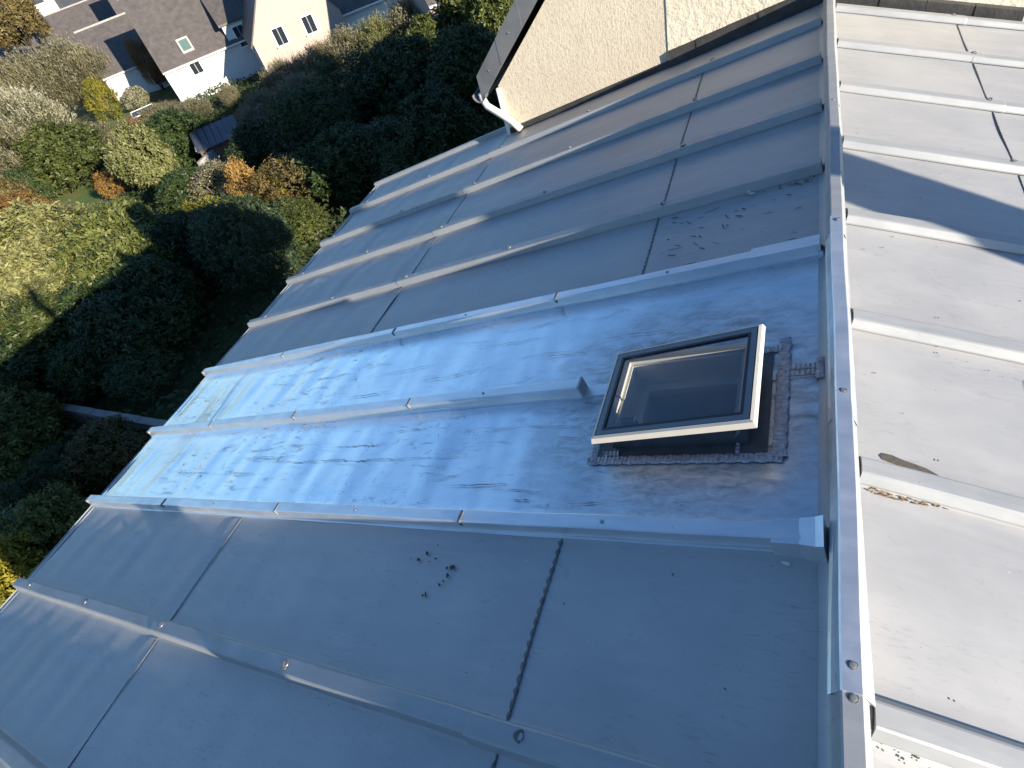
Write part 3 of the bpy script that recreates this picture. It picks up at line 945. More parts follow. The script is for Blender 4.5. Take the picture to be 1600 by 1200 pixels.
# roof strip beside the chimney block: dark flashing against walls
npc = 5
for j in range(npc):
    x0 = CX0 + (0 - CX0) * j / npc; x1 = CX0 + (0 - CX0) * (j + 1) / npc
    z0, z1 = -math.tan(AL) * abs(x0), -math.tan(AL) * abs(x1)
    e = 0.004 * (j % 2)
    mb = MB()
    mb.loft([[NB(x, CYF - 0.016 - e, z + 0.0), NB(x, CYF - 0.022 - e, z + 0.115), NB(x, CYF + 0.004, z + 0.13), NB(x, CYF + 0.004, z)] for x, z in ((x0, z0), (x1 + 0.012, z1))])
    mb.build('flashing', M['lead_flashing'], nb)
npc = 4
for j in range(npc):
    x0 = 0.037 + (CX1 + 0.012 - 0.037) * j / npc; x1 = 0.037 + (CX1 + 0.012 - 0.037) * (j + 1) / npc
    z0, z1 = -math.tan(AR) * x0, -math.tan(AR) * x1
    e = 0.004 * (j % 2)
    mb = MB()
    mb.loft([[NB(x, CYR - 0.022 - e, z + 0.025), NB(x, CYR - 0.026 - e, z + 0.088), NB(x, CYR + 0.004, z + 0.10), NB(x, CYR + 0.004, z)] for x, z in ((x0, z0), (x1 - 0.004, z1))])
    mb.build('flashing', M['lead_flashing'], nb)
for (x0, x1) in ((XL - 0.02, -1.9), (-1.9, CX0)):
    z0, z1 = -math.tan(AL) * abs(x0), -math.tan(AL) * abs(x1)
    mb = MB()
    mb.loft([[NB(x, YW - 0.012, z - 0.02), NB(x, YW - 0.014, z + 0.045), NB(x, YW + 0.003, z + 0.055), NB(x, YW + 0.003, z - 0.02)] for x, z in ((x0, z0), (x1, z1))])
    mb.build('flashing', M['lead_flashing'], nb)
# ------------------------------------------------------------------ ground
def ground_z(x, y):
    return GZ
mb = MB()
xs = list(np.linspace(-60, 10, 71)); ysg = list(np.linspace(-20, 60, 81))
xs = [-900, -400, -200, -120, -85] + xs + [60, 300, 900]; ysg = [-900, -300, -80] + ysg + [90, 140, 250, 500, 900]
r3 = np.random.default_rng(3)
for x in xs:
    for y in ysg:
        mb.v.append((x, y, GZ + (r3.normal(0, 0.07) if (-60 < x < 0 and -20 < y < 60) else 0)))
n = len(ysg)
for i in range(len(xs) - 1):
    for j in range(n - 1):
        a0 = i * n + j
        mb.f.append((a0, a0 + n, a0 + n + 1, a0 + 1))
gnd = mb.build('ground', M['ground'], None, smooth=True, fix=False)
tag(gnd, 'soil and rough grass of the gardens below', 'ground', kind='structure')

def patch(name, pix, z, mat, label, cat):
    pts = [at(px, py, GZ) for px, py in pix]
    mb = MB()
    mb.poly([(p.x, p.y, z) for p in pts])
    o = mb.build(name, M[mat], None, fix=False)
    tag(o, label, cat, kind='structure')
    # make sure it faces up
    if o.data.polygons[0].normal.z < 0:
        o.data.flip_normals()
    return o
patch('lawn', [(25, 300), (60, 290), (130, 283), (200, 290), (190, 330), (130, 345), (60, 340), (20, 330)], GZ + 0.14, 'lawn', 'small green lawn clearing among the shrubs', 'lawn')
patch('lawn', [(105, 172), (165, 150), (215, 165), (240, 182), (200, 205), (150, 215), (110, 210)], GZ + 0.16, 'lawn', 'patchy yellowing lawn beside the white house', 'lawn')
patch('road', [(60, 62), (170, 12), (330, -80), (0, -5), (-300, 120)], GZ + 0.05, 'asphalt', 'strip of dark road between the distant houses', 'road')

# ------------------------------------------------------------------ foliage prototypes (unit radius)
def crown_mesh(name, mat, seed, shoots=1700, per=8, leaf=0.075, wid=0.42, out=1.0, up=0.3, rnd=0.5, slen=0.16, nb_=22, br=(0.30, 0.46), rc=(0.5, 0.72), flat=0.0, ang=0.9, gaps=0.0):
    r = np.random.default_rng(seed)
    i = np.arange(nb_)
    ga = i * 2.39996 + r.uniform(0, 6)
    zc = 1 - (i + 0.5) / nb_ * 1.75
    rr = np.sqrt(np.clip(1 - zc ** 2, 0, 1))
    rad = r.uniform(rc[0], rc[1], nb_)
    bc = np.stack([rr * np.cos(ga), rr * np.sin(ga), zc], 1) * rad[:, None] + r.normal(0, 0.06, (nb_, 3))
    brd = r.uniform(br[0], br[1], nb_)
    bl = r.choice(nb_, shoots, p=brd ** 2 / np.sum(brd ** 2))
    dv = r.normal(0, 1, (shoots, 3)); dv /= np.linalg.norm(dv, axis=1)[:, None]
    o = bc[bl] / np.linalg.norm(bc[bl], axis=1)[:, None]
    dv = dv + o * 0.75 + np.array([0, 0, 0.25]); dv /= np.linalg.norm(dv, axis=1)[:, None]
    base = bc[bl] + dv * (brd[bl] * r.uniform(0.55, 1.0, shoots))[:, None]
    d_ = dv * out + np.array([0, 0, 1.0]) * up + r.normal(0, 1, (shoots, 3)) * rnd
    d_ /= np.linalg.norm(d_, axis=1)[:, None]
    ln = slen * r.uniform(0.6, 1.4, shoots)
    side = np.cross(d_, r.normal(0, 1, (shoots, 3))); side /= np.linalg.norm(side, axis=1)[:, None]
    bn = np.cross(d_, side)
    N = shoots * per
    P0 = np.empty((N, 3)); A = np.empty((N, 3)); W = np.empty((N, 3)); tip = np.empty(N)
    for k in range(per):
        q = (k + 0.5) / per
        an = k * 2.4 + r.uniform(0, 0.8, shoots)
        sd = side * np.cos(an)[:, None] + bn * np.sin(an)[:, None]
        ax = d_ * (1 - ang * 0.6) + sd * ang + r.normal(0, 0.2, (shoots, 3))
        ax /= np.linalg.norm(ax, axis=1)[:, None]
        w = np.cross(ax, d_ + r.normal(0, 0.35, (shoots, 3))); w /= (np.linalg.norm(w, axis=1)[:, None] + 1e-9)
        sl_ = slice(k * shoots, (k + 1) * shoots)
        P0[sl_] = base + d_ * (ln * q)[:, None]
        A[sl_] = ax; W[sl_] = w
        tip[sl_] = q ** 2 * np.clip(d_[:, 2] * 0.7 + 0.5, 0, 1)
    L_ = leaf * r.uniform(0.6, 1.35, N)[:, None]
    nrm = np.cross(A, W)
    v = np.empty((N, 4, 3))
    v[:, 0] = P0
    v[:, 1] = P0 + A * L_ * 0.5 + W * L_ * wid * 0.5 + nrm * L_ * 0.08
    v[:, 2] = P0 + A * L_
    v[:, 3] = P0 + A * L_ * 0.5 - W * L_ * wid * 0.5 + nrm * L_ * 0.08
    me = bpy.data.meshes.new(name)
    me.vertices.add(N * 4); me.vertices.foreach_set('co', v.reshape(-1))
    me.loops.add(N * 4); me.loops.foreach_set('vertex_index', np.arange(N * 4, dtype=np.int32))
    me.polygons.add(N); me.polygons.foreach_set('loop_start', np.arange(0, N * 4, 4, dtype=np.int32))
    me.update(calc_edges=True)
    at_ = me.attributes.new('rnd', 'FLOAT', 'FACE')
    sh = r.uniform(0, 1, shoots) * 0.35 + r.uniform(0, 1, nb_)[bl] * 0.35
    at_.data.foreach_set('value', (np.tile(sh, per) + r.uniform(0, 0.3, N)).astype(np.float32))
    a2 = me.attributes.new('tip', 'FLOAT', 'FACE')
    a2.data.foreach_set('value', tip.astype(np.float32))
    me.materials.append(M[mat])
    return me

STY = {
    'broad': dict(shoots=1800, per=7, leaf=0.105, wid=0.45, out=1.0, up=0.15, rnd=0.45, slen=0.13),
    'laurel': dict(shoots=1700, per=9, leaf=0.115, wid=0.32, out=1.0, up=0.10, rnd=0.45, slen=0.20, nb_=30, br=(0.22, 0.36)),
    'fine': dict(shoots=2800, per=6, leaf=0.062, wid=0.5, out=1.0, up=0.1, rnd=0.5, slen=0.07, nb_=26),
    'spiky': dict(shoots=1500, per=12, leaf=0.09, wid=0.22, out=0.55, up=1.1, rnd=0.28, slen=0.42, ang=0.45, nb_=26, br=(0.22, 0.36)),
    'loose': dict(shoots=900, per=8, leaf=0.085, wid=0.45, out=0.8, up=0.5, rnd=0.5, slen=0.25, nb_=14, br=(0.22, 0.4)),
}
PROTO = {}
def proto(sty, mat, var):
    k = (sty, mat, var)
    if k not in PROTO:
        PROTO[k] = crown_mesh('crown', mat, abs(hash(k[0] + k[1])) % 1000 * 0 + sum(map(ord, sty + mat)) + 31 * var, **STY[sty])
    return PROTO[k]

def tree(name, p, rx, rzz, sty, mat, label, cat, var=0, twig='bark', group=None, ry=None):
    root = empty(name, (p.x, p.y, GZ))
    tag(root, label, cat, group)
    h = p.z - GZ
    c = inst('crown', proto(sty, mat, var), root, (0, 0, h), (0, 0, random.uniform(0, 6.28)), (rx, ry or rx, rzz))
    mb = MB()
    top = h + rzz * 0.25
    tr = 0.035 * rx + 0.03
    if h - rzz > 0.9:      # a real trunk
        mb.tube([(0, 0, -0.2), (0.05 * rx, 0.02, h * 0.35), (0.02, 0.05 * rx, h * 0.7), (0, 0, top)], [tr * 2.0, tr * 1.5, tr * 1.1, tr * 0.4], 8)
    nl = 6
    for i in range(nl):
        q = 2 * math.pi * i / nl + random.uniform(-.3, .3)
        z0 = max(-0.1, h - rzz * 0.9)
        e = Vector((math.cos(q) * rx * 0.55, math.sin(q) * rx * 0.55, h + rzz * random.uniform(0.0, 0.5)))
        s = Vector((math.cos(q) * tr, math.sin(q) * tr, z0))
        mid = s.lerp(e, 0.5) + Vector((0, 0, rzz * 0.12))
        mb.tube([s, mid, e], [tr * 0.8, tr * 0.5, tr * 0.15], 6)
    mb.build('trunk' if h - rzz > 0.9 else 'stem', M[twig], root, smooth=True)
    return root

# px, py, distance, rx, rz, style, leaf, variant, label
PLANTS = [
    (14, 28, 96, 3.4, 3.2, 'broad', 'leaf_autumn', 0, 'tall olive-brown tree at the far left corner of the gardens'),
    (18, 148, 77, 2.7, 2.1, 'spiky', 'leaf_olive', 0, 'grey-green bushy hedge shrub nearest the left edge below the far roofs'),
    (62, 133, 77, 2.8, 2.2, 'spiky', 'leaf_olive', 1, 'wide grey-green shrub in front of the brown-roofed row'),
    (110, 122, 77, 2.9, 2.4, 'spiky', 'leaf_olive', 0, 'tallest grey-green shrub in front of the brown-roofed row'),
    (152, 118, 77, 2, 2.2, 'spiky', 'leaf_olive', 1, 'dark olive shrub at the right end of the far hedge'),
    (148, 140, 69, 1.3, 0.9, 'loose', 'leaf_yellow', 0, 'small yellow-green bush at the edge of the patchy lawn'),
    (25, 178, 66, 2.2, 1.6, 'spiky', 'leaf_olive', 1, 'olive shrub behind the pale silver-tipped tree'),
    (52, 205, 58, 2.6, 2.3, 'spiky', 'leaf_pale', 0, 'tall pale silver-tipped tree catching the sun'),
    (14, 250, 55, 2.2, 1.8, 'spiky', 'leaf_olive', 0, 'brownish grey shrub left of the bright green tree'),
    (100, 250, 53, 2.5, 2.1, 'broad', 'leaf_green', 0, 'rounded bright green tree standing beside the lawn clearing'),
    (148, 228, 56, 1.6, 1.3, 'spiky', 'leaf_olive', 1, 'small grey-leaved bush right of the bright green tree'),
    (35, 285, 52, 1.2, 0.8, 'broad', 'leaf_dark', 1, 'low dark bush at the left of the lawn clearing'),
    (210, 222, 58, 2.1, 0.9, 'loose', 'leaf_rust', 0, 'brown autumn bush below the cold frame'),
    (268, 212, 58, 1.9, 0.85, 'spiky', 'leaf_olive', 0, 'feathery grey shrub at the foot of the white house wall'),
    (318, 200, 55, 1.5, 0.85, 'spiky', 'leaf_olive', 1, 'spiky grey shrub left of the garden shed'),
    (372, 172, 55, 0.7, 0.8, 'spiky', 'leaf_olive', 1, 'slim upright shrub against the white house facade'),
    (188, 298, 46, 1.1, 1, 'loose', 'leaf_orange', 1, 'coppery bush leaning on the leafy light green tree'),
    (256, 295, 43.5, 1.6, 2.1, 'broad', 'leaf_grass', 0, 'upright leafy light green tree at the edge of the shadow'),
    (22, 345, 47, 2.2, 1.2, 'loose', 'leaf_orange', 0, 'broad golden orange shrub at the left edge'),
    (8, 300, 50, 1.2, 0.8, 'broad', 'leaf_autumn', 1, 'low olive-brown bush above the golden shrub'),
    (128, 374, 39, 1.8, 1.2, 'laurel', 'leaf_grass', 0, 'feathery green shrub below the lawn clearing'),
    (200, 380, 37, 1.8, 1.3, 'laurel', 'leaf_green', 1, 'green feathery shrub at the tip of the building shadow'),
    (20, 405, 36, 2.9, 2.0, 'laurel', 'leaf_laurel', 0, 'pale yellow-green laurel mound at the left edge in full sun'),
    (75, 395, 36, 2.6, 1.9, 'laurel', 'leaf_laurel', 1, 'pale laurel mound above the finger-shaped shadow'),
    (130, 410, 34, 2.4, 1.8, 'laurel', 'leaf_laurel', 0, 'pale laurel mound right of the finger-shaped shadow'),
    (178, 420, 33, 2.1, 1.6, 'laurel', 'leaf_laurel', 1, 'pale laurel mound cut by the edge of the building shadow'),
    (60, 460, 33, 2.6, 1.9, 'laurel', 'leaf_laurel', 1, 'pale laurel mound under the finger-shaped shadow'),
    (12, 480, 33, 2.3, 1.7, 'laurel', 'leaf_laurel', 0, 'lower pale laurel mound at the left edge'),
    (120, 480, 31, 2.1, 1.6, 'laurel', 'leaf_laurel', 1, 'laurel mound at the base of the finger-shaped shadow'),
    (40, 530, 30, 2.2, 1.6, 'laurel', 'leaf_laurel', 0, 'lowest pale laurel mound beside the long shadow edge'),
    (225, 440, 31, 2.4, 1.9, 'broad', 'leaf_green', 1, 'shaded broad-leaved shrub just inside the building shadow'),
    (255, 480, 29, 2.2, 1.8, 'laurel', 'leaf_green', 0, 'large shaded laurel in the middle of the dark garden'),
    (120, 560, 29, 2.2, 1.6, 'laurel', 'leaf_green', 1, 'shaded laurel left of the red-stemmed shrub'),
    (195, 545, 27.5, 1.7, 1.4, 'loose', 'leaf_dark', 0, 'shaded shrub with red-brown stems'),
    (265, 560, 25.5, 1.9, 1.6, 'broad', 'leaf_dark', 1, 'dark shrub between the red stems and the roof eave'),
    (290, 520, 26.5, 1.7, 1.7, 'broad', 'leaf_dark', 0, 'dark shrub above the eave of the bright zinc bays'),
    (245, 605, 24, 1.2, 0.9, 'fine', 'leaf_blue', 0, 'low dark bluish bush beside the garden wall'),
    (160, 592, 26, 1.4, 1.1, 'broad', 'leaf_dark', 0, 'dark bush behind the garden wall'),
    (330, 440, 29, 1.8, 1.6, 'broad', 'leaf_dark', 1, 'dark shrub left of the dense round shrub'),
    (424, 438, 26, 1.95, 1.95, 'fine', 'leaf_blue', 0, 'dense rounded dark shrub beside the roof eave with sunlit top'),
    (345, 385, 31, 1.7, 1.3, 'broad', 'leaf_yellow', 0, 'yellow-tipped shrub between the shadow edge and the round shrub'),
    (468, 365, 28, 1.6, 1.0, 'fine', 'leaf_green', 1, 'sunlit yellow-green bush touching the eave'),
    (412, 330, 32.5, 0.95, 1.45, 'loose', 'leaf_orange', 0, 'small bright orange tree in the dark garden'),
    (450, 332, 32, 0.8, 1.2, 'loose', 'leaf_yellow', 1, 'thin yellow-green sapling beside the orange tree'),
    (350, 300, 36, 1.6, 1.2, 'loose', 'leaf_olive', 1, 'sparse twiggy shrub below the garden shed'),
    (310, 330, 37, 1.6, 1.2, 'broad', 'leaf_dark', 0, 'dark shrub right of the leafy light green tree'),
    (290, 245, 46, 2.2, 1.7, 'broad', 'leaf_dark', 1, 'shaded shrub left of the shed wall'),
    (510, 250, 34, 2.5, 2.1, 'fine', 'leaf_dark', 0, 'very large dark rounded shrub in the shade behind the roof'),
    (435, 270, 37, 2.0, 1.5, 'broad', 'leaf_dark', 1, 'dark shrub right of the twiggy shrub'),
    (560, 290, 30, 2.0, 1.6, 'broad', 'leaf_dark', 0, 'dark shrub above the top corner of the zinc roof'),
    (480, 320, 31, 1.7, 1.4, 'loose', 'leaf_autumn', 1, 'dark brownish shrub right of the yellow sapling'),
    (625, 262, 29.5, 1.9, 1.5, 'laurel', 'leaf_blue', 1, 'blue-green shaded shrub just beyond the roof verge'),
    (690, 225, 30, 2.0, 1.7, 'broad', 'leaf_dark', 1, 'shaded shrub below the downpipe of the cream house'),
    (745, 165, 34, 2.3, 2.2, 'broad', 'leaf_dark', 0, 'shaded tree left of the cream house wall'),
    (650, 180, 36, 2.6, 2.1, 'broad', 'leaf_dark', 1, 'shaded tree in the middle of the dark thicket'),
    (575, 200, 38, 2.6, 2.1, 'loose', 'leaf_dark', 1, 'shaded loose tree left of the dark thicket'),
    (435, 215, 43, 1.7, 1.3, 'spiky', 'leaf_olive', 0, 'shaded grey-green shrub right of the shed roof'),
    (490, 195, 43, 1.8, 1.4, 'spiky', 'leaf_olive', 1, 'grey-green shrub above the large dark rounded shrub'),
    (455, 146, 50, 1.5, 1.3, 'spiky', 'leaf_olive', 1, 'sunlit spiky shrub at the foot of the beige gable house'),
    (505, 128, 49, 1.7, 1.4, 'spiky', 'leaf_olive', 0, 'sunlit feathery shrub below the gable windows'),
    (555, 112, 48.5, 1.8, 1.6, 'spiky', 'leaf_olive', 1, 'sunlit feathery shrub at the right corner of the gable house'),
    (605, 100, 48, 1.8, 1.6, 'spiky', 'leaf_grass', 0, 'green feathery shrub below the white low wall'),
    (655, 80, 48, 2, 1.8, 'spiky', 'leaf_olive', 1, 'tall feathery shrub at the right end of the white low wall'),
    (622, 125, 44, 1.1, 0.8, 'loose', 'leaf_yellow', 1, 'bright yellow bush in the hedge'),
    (680, 110, 43, 2.0, 1.7, 'broad', 'leaf_green', 1, 'green shrub right of the bright yellow bush'),
    (705, 50, 52, 2.2, 2, 'broad', 'leaf_autumn', 0, 'brownish tree beyond the hedge'),
    (752, 30, 46, 3.1, 3.0, 'broad', 'leaf_green', 0, 'tall glossy green tree beside the cream house roof'),
    (790, 85, 40, 2.0, 2.4, 'broad', 'leaf_green', 1, 'green tree half hidden behind the cream house corner'),
    (24, 610, 28, 1.9, 1.5, 'broad', 'leaf_dark', 0, 'dark shrub at the left edge above the garden wall'),
    (10, 680, 25, 1.6, 1.3, 'broad', 'leaf_green', 1, 'shaded green shrub at the left edge beside the wall end'),
    (165, 712, 21.3, 1.15, 0.85, 'broad', 'leaf_autumn', 1, 'olive shrub below the garden wall'),
    (95, 735, 22, 0.9, 0.7, 'fine', 'leaf_dark', 1, 'dark low shrub in front of the garden wall'),
    (60, 770, 21, 0.9, 0.7, 'broad', 'leaf_dark', 1, 'dark bush above the sunlit corner shrubs'),
    (95, 822, 19, 1.05, 1.0, 'broad', 'leaf_green', 0, 'green shrub near the eave with sun on its tips'),
    (28, 855, 19.5, 1.2, 1.0, 'broad', 'leaf_grass', 1, 'yellow-green sunlit shrub at the lower left edge'),
    (8, 905, 18.5, 1.1, 0.9, 'broad', 'leaf_yellow', 1, 'bright yellow shrub in the lower left corner by the eave'),
    (228, 97, 73, 1, 1.5, 'spiky', 'leaf_rust', 1, 'tan plume grass clump beside the far white porch'),
    (205, 146, 69, 1.2, 0.4, 'broad', 'leaf_pale', 1, 'low flowering bush by the patchy lawn'),
]
for (px, py, dist, rx, rzz, sty, lf, var, lab) in PLANTS:
    p = ray(px, py, dist)
    if p.z - rzz * 0.95 < GZ: p.z = GZ + rzz * 0.95
    if not any(w in lab.split(' ')[:5] for w in ('tree', 'sapling')) and p.z - rzz - GZ > 0.45:
        tp_ = p.z + rzz
        rzz = (tp_ - GZ) / 2 * 1.03
        p.z = tp_ - rzz
    istree = 'tree' in lab.split(' ')[:5] or 'sapling' in lab
    nm = 'tree' if ('tree' in lab.split(' beside')[0].split(' right of')[0].split(' left of')[0] and not lab.startswith('brown autumn')) else 'shrub'
    if any(w in lab.split(' ')[:5] for w in ('tree',)): nm = 'tree'
    else: nm = 'shrub'
    tree(nm, p, rx, rzz, sty, lf, lab, 'tree' if nm == 'tree' else 'shrub', var, 'twig_red' if 'red-brown' in lab else ('twig_grey' if 'twiggy' in lab else 'bark'))

# undergrowth between the shrubs
ug = bpy.data.meshes.new('undergrowth')
N = 60000
cp = np.stack([rng.uniform(-48, -5.5, N), rng.uniform(-6, 42, N), np.zeros(N)], 1)
hum = 0.35 + 0.3 * np.sin(cp[:, 0] * 0.9 + np.cos(cp[:, 1] * 0.7) * 2) * np.cos(cp[:, 1] * 0.8)
lw_ = at(110, 312, GZ)
keep = (np.hypot(cp[:, 0] - lw_.x, cp[:, 1] - lw_.y) > 5.5)
cp = cp[keep]; hum = hum[keep]; N = len(cp)
cp[:, 2] = GZ + np.clip(hum, 0.03, 1) * rng.uniform(0.2, 1.2, N)
ax = rng.normal(0, 1, (N, 3)); ax[:, 2] = np.abs(ax[:, 2]) * 0.6; ax /= np.linalg.norm(ax, axis=1)[:, None]
wd = np.cross(ax, rng.normal(0, 1, (N, 3))); wd /= np.linalg.norm(wd, axis=1)[:, None]
Lf = rng.uniform(0.12, 0.34, N)[:, None]
v = np.stack([cp, cp + ax * Lf * .5 + wd * Lf * .25, cp + ax * Lf, cp + ax * Lf * .5 - wd * Lf * .25], 1)
ug.vertices.add(N * 4); ug.vertices.foreach_set('co', v.reshape(-1))
ug.loops.add(N * 4); ug.loops.foreach_set('vertex_index', np.arange(N * 4, dtype=np.int32))
ug.polygons.add(N); ug.polygons.foreach_set('loop_start', np.arange(0, N * 4, 4, dtype=np.int32))
ug.update(calc_edges=True)
a_ = ug.attributes.new('rnd', 'FLOAT', 'FACE'); a_.data.foreach_set('value', rng.uniform(0, 1, N).astype(np.float32))
ug.materials.append(M['leaf_dark'])
uo = bpy.data.objects.new('undergrowth', ug); COL.objects.link(uo)
tag(uo, 'leafy undergrowth covering the ground between the shrubs', 'undergrowth', kind='stuff')

# red stems fanning out of the shaded shrub
def stems(px, py, dist, n, ln, mat, parent_label, cat, spread=0.8):
    p = ray(px, py, dist)
    root = empty('bare_shrub', (p.x, p.y, GZ)); tag(root, parent_label, cat)
    h0 = max(0.3, p.z - GZ)
    for i in range(n):
        q = random.uniform(0, 6.28); e = random.uniform(0.3, 1.0) * spread
        tp = Vector((math.cos(q) * e * ln, math.sin(q) * e * ln, h0 + ln * random.uniform(0.3, 0.9)))
        MB().tube([(0, 0, 0), tp * 0.5 + Vector((0, 0, 0.25)), tp], [0.03, 0.02, 0.008], 5).build('stem', M[mat], root)
stems(200, 530, 27, 34, 1.9, 'twig_red', 'fan of bare red stems in the shaded garden', 'shrub', 1.1)
stems(345, 310, 36, 26, 2.4, 'twig_grey', 'bare grey branching shrub below the shed', 'shrub')

# ------------------------------------------------------------------ garden wall, shed, cold frame
p0, p1 = at(42, 640, GZ), at(320, 690, GZ)
dv = (p1 - p0); ang = math.atan2(dv.y, dv.x); Lw = dv.length
gw = empty('garden_wall', p0, ang); tag(gw, 'low grey garden wall running through the shade', 'wall')
MB().box(0, Lw, -0.10, 0.10, -0.2, 0.62).build('wall', M['concrete'], gw)
for i in range(12):
    MB().box(Lw * i / 12 + 0.01, Lw * (i + 1) / 12 - 0.01, -0.13, 0.13, 0.622, 0.68 + 0.01 * (i % 3)).build('coping', M['concrete'], gw)

def oriented(name, p, ang):
    return empty(name, (p.x, p.y, GZ), ang)
ps = ray(328, 262, 42); ps.z = GZ
shed = oriented('garden_shed', ps, math.radians(48)); shed.scale = (0.85, 0.85, 0.75); tag(shed, 'small garden shed with a dark corrugated roof in the shade', 'shed')
mb = MB(); mb.poly([(0, 0, 0), (3.4, 0, 0), (3.4, 0, 2.0), (0, 0, 2.0)]); mb.poly([(0, 2.6, 0), (3.4, 2.6, 0), (3.4, 2.6, 2.6), (0, 2.6, 2.6)])
mb.poly([(0, 0, 0), (0, 2.6, 0), (0, 2.6, 2.6), (0, 0, 2.0)]); mb.poly([(3.4, 0, 0), (3.4, 2.6, 0), (3.4, 2.6, 2.6), (3.4, 0, 2.0)])
mb.build('wall', M['wood_brown'], shed)
for i in range(7):
    x0 = -0.15 + i * 0.5
    rings = []
    for y, z in ((-0.3, 1.97), (2.8, 2.70)):
        rings.append([(x0 + 0.01, y, z), (x0 + 0.10, y, z + 0.05), (x0 + 0.25, y, z + 0.06), (x0 + 0.40, y, z + 0.05), (x0 + 0.49, y, z), (x0 + 0.25, y, z - 0.02)])
    MB().loft(rings).build('roof_panel', M['shed_blue'], shed)
MB().box(-0.17, -0.13, -0.32, 2.82, 2.1, 2.2).build('barge_board', M['concrete'], shed)
# concrete boundary wall by the shed
p0, p1 = at(330, 285, GZ), at(425, 190, GZ)
dv = p1 - p0
bw = empty('boundary_wall', p0, math.atan2(dv.y, dv.x)); tag(bw, 'plain concrete boundary wall passing beside the shed', 'wall')
for i in range(6):
    MB().box(dv.length * i / 6 + 0.02, dv.length * (i + 1) / 6, -0.1, 0.1, -0.2, 1.3 + 0.015 * (i % 2)).build('panel', M['concrete'], bw)

pc = ray(222, 172, 64); pc.z = GZ
cf = oriented('cold_frame', pc, math.radians(52)); tag(cf, 'glass-topped cold frame with white edge by the white house corner', 'cold frame')
mb = MB(); ringbox(mb, -1.0, 1.0, -0.7, 0.7, 0.07, 0.72, 0.80, lambda a, b, c: (a, b, c + 0.15 * b))
mb.build('frame', M['white_paint'], cf)
mb = MB(); mb.quad((-0.93, -0.63, 0.67), (0.93, -0.63, 0.67), (0.93, 0.63, 0.86), (-0.93, 0.63, 0.86)); mb.build('pane', M['glass_dark'], cf)
for sx in (-0.93, 0.87):
    for sy in (-0.63, 0.57):
        MB().box(sx, sx + 0.06, sy, sy + 0.06, 0, 0.72 + 0.15 * sy).build('leg', M['white_paint'], cf)

# ------------------------------------------------------------------ distant houses
def window(par, x, z, w, h, pane='glass_dark', y=0.0, frame='white_paint', shutters=0):
    mb = MB()
    f = 0.11
    mb.box(x - f, x + w + f, y - 0.07, y - 0.002, z + h, z + h + f)
    mb.box(x - f, x, y - 0.07, y - 0.002, z, z + h)
    mb.box(x + w, x + w + f, y - 0.07, y - 0.002, z, z + h)
    fo = mb.build('window', M[frame], par)
    MB().box(x - f - 0.04, x + w + f + 0.04, y - 0.16, y - 0.003, z - f, z - 0.001).build('sill', M[frame], fo)
    if shutters:
        n = int(h / 0.16)
        for i in range(n):
            MB().box(x + 0.002, x + w - 0.002, y - 0.045, y - 0.02, z + i * h / n + 0.015, z + (i + 1) * h / n - 0.015).build('shutter_slat', M['shutter_grey'], fo)
    MB().quad((x, y - 0.012, z), (x + w, y - 0.012, z), (x + w, y - 0.012, z + h), (x, y - 0.012, z + h)).build('pane', M[pane], fo)
    MB().box(x + w / 2 - 0.03, x + w / 2 + 0.03, y - 0.035, y - 0.013, z + 0.002, z + h - 0.002).build('mullion', M['shutter_grey'], fo)
    return fo

def house(name, px, py, z, th, W, D, H, pitch, label, wall='wall_white', roofm='slate', gable_front=False, base=None, over=0.25):
    """front-left corner of the eave seen at pixel px,py at height z"""
    p = at(px, py, z) if base is None else Vector(base)
    root = empty(name, (p.x, p.y, z - H), math.radians(th))
    tag(root, label, 'house')
    tp = math.tan(math.radians(pitch))
    mb = MB()
    lo = GZ - (z - H) - 0.5
    if gable_front:
        rh = W / 2 * tp
        for y in (0, D):
            mb.poly([(0, y, lo), (W, y, lo), (W, y, H), (W / 2, y, H + rh), (0, y, H)])
        mb.quad((0, 0, lo), (0, D, lo), (0, D, H), (0, 0, H)); mb.quad((W, 0, lo), (W, D, lo), (W, D, H), (W, 0, H))
    else:
        rh = D / 2 * tp
        for x in (0, W):
            mb.poly([(x, 0, lo), (x, D, lo), (x, D, H), (x, D / 2, H + rh), (x, 0, H)])
        mb.quad((0, 0, lo), (W, 0, lo), (W, 0, H), (0, 0, H)); mb.quad((0, D, lo), (W, D, lo), (W, D, H), (0, D, H))
    mb.build('wall', M[wall], root)
    for sg in (0, 1):
        mb = MB()
        t_ = 0.16
        if gable_front:
            X = (lambda x: x) if sg == 0 else (lambda x: W - x)
            mb.loft([[(X(-over), y, H - over * tp + 0.02), (X(W / 2), y, H + rh + 0.02), (X(W / 2), y, H + rh + 0.02 + t_), (X(-over), y, H - over * tp + 0.02 + t_)] for y in (-0.08, D + 0.08)])
        else:
            Y = (lambda y: y) if sg == 0 else (lambda y: D - y)
            mb.loft([[(x, Y(-over), H - over * tp + 0.02), (x, Y(D / 2), H + rh + 0.02), (x, Y(D / 2), H + rh + 0.02 + t_), (x, Y(-over), H - over * tp + 0.02 + t_)] for x in (-0.08, W + 0.08)])
        rf = mb.build('roof', M[roofm], root)
        if sg == 0:
            root['_r'] = 0
            if not gable_front:
                MB().box(-0.1, W + 0.1, D / 2 - 0.14, D / 2 + 0.14, H + rh + 0.09, H + rh + 0.24).build('ridge_cap', M['concrete'], rf)
                MB().box(-0.05, W + 0.05, -over - 0.13, -over - 0.005, H - over * tp, H - over * tp + 0.12).build('gutter', M['white_paint'], rf)
            keep_roof = rf
    del root['_r']
    root_front = dict(root=root, roof=keep_roof, H=H, W=W, D=D, tp=tp, rh=rh, over=over)
    return root_front

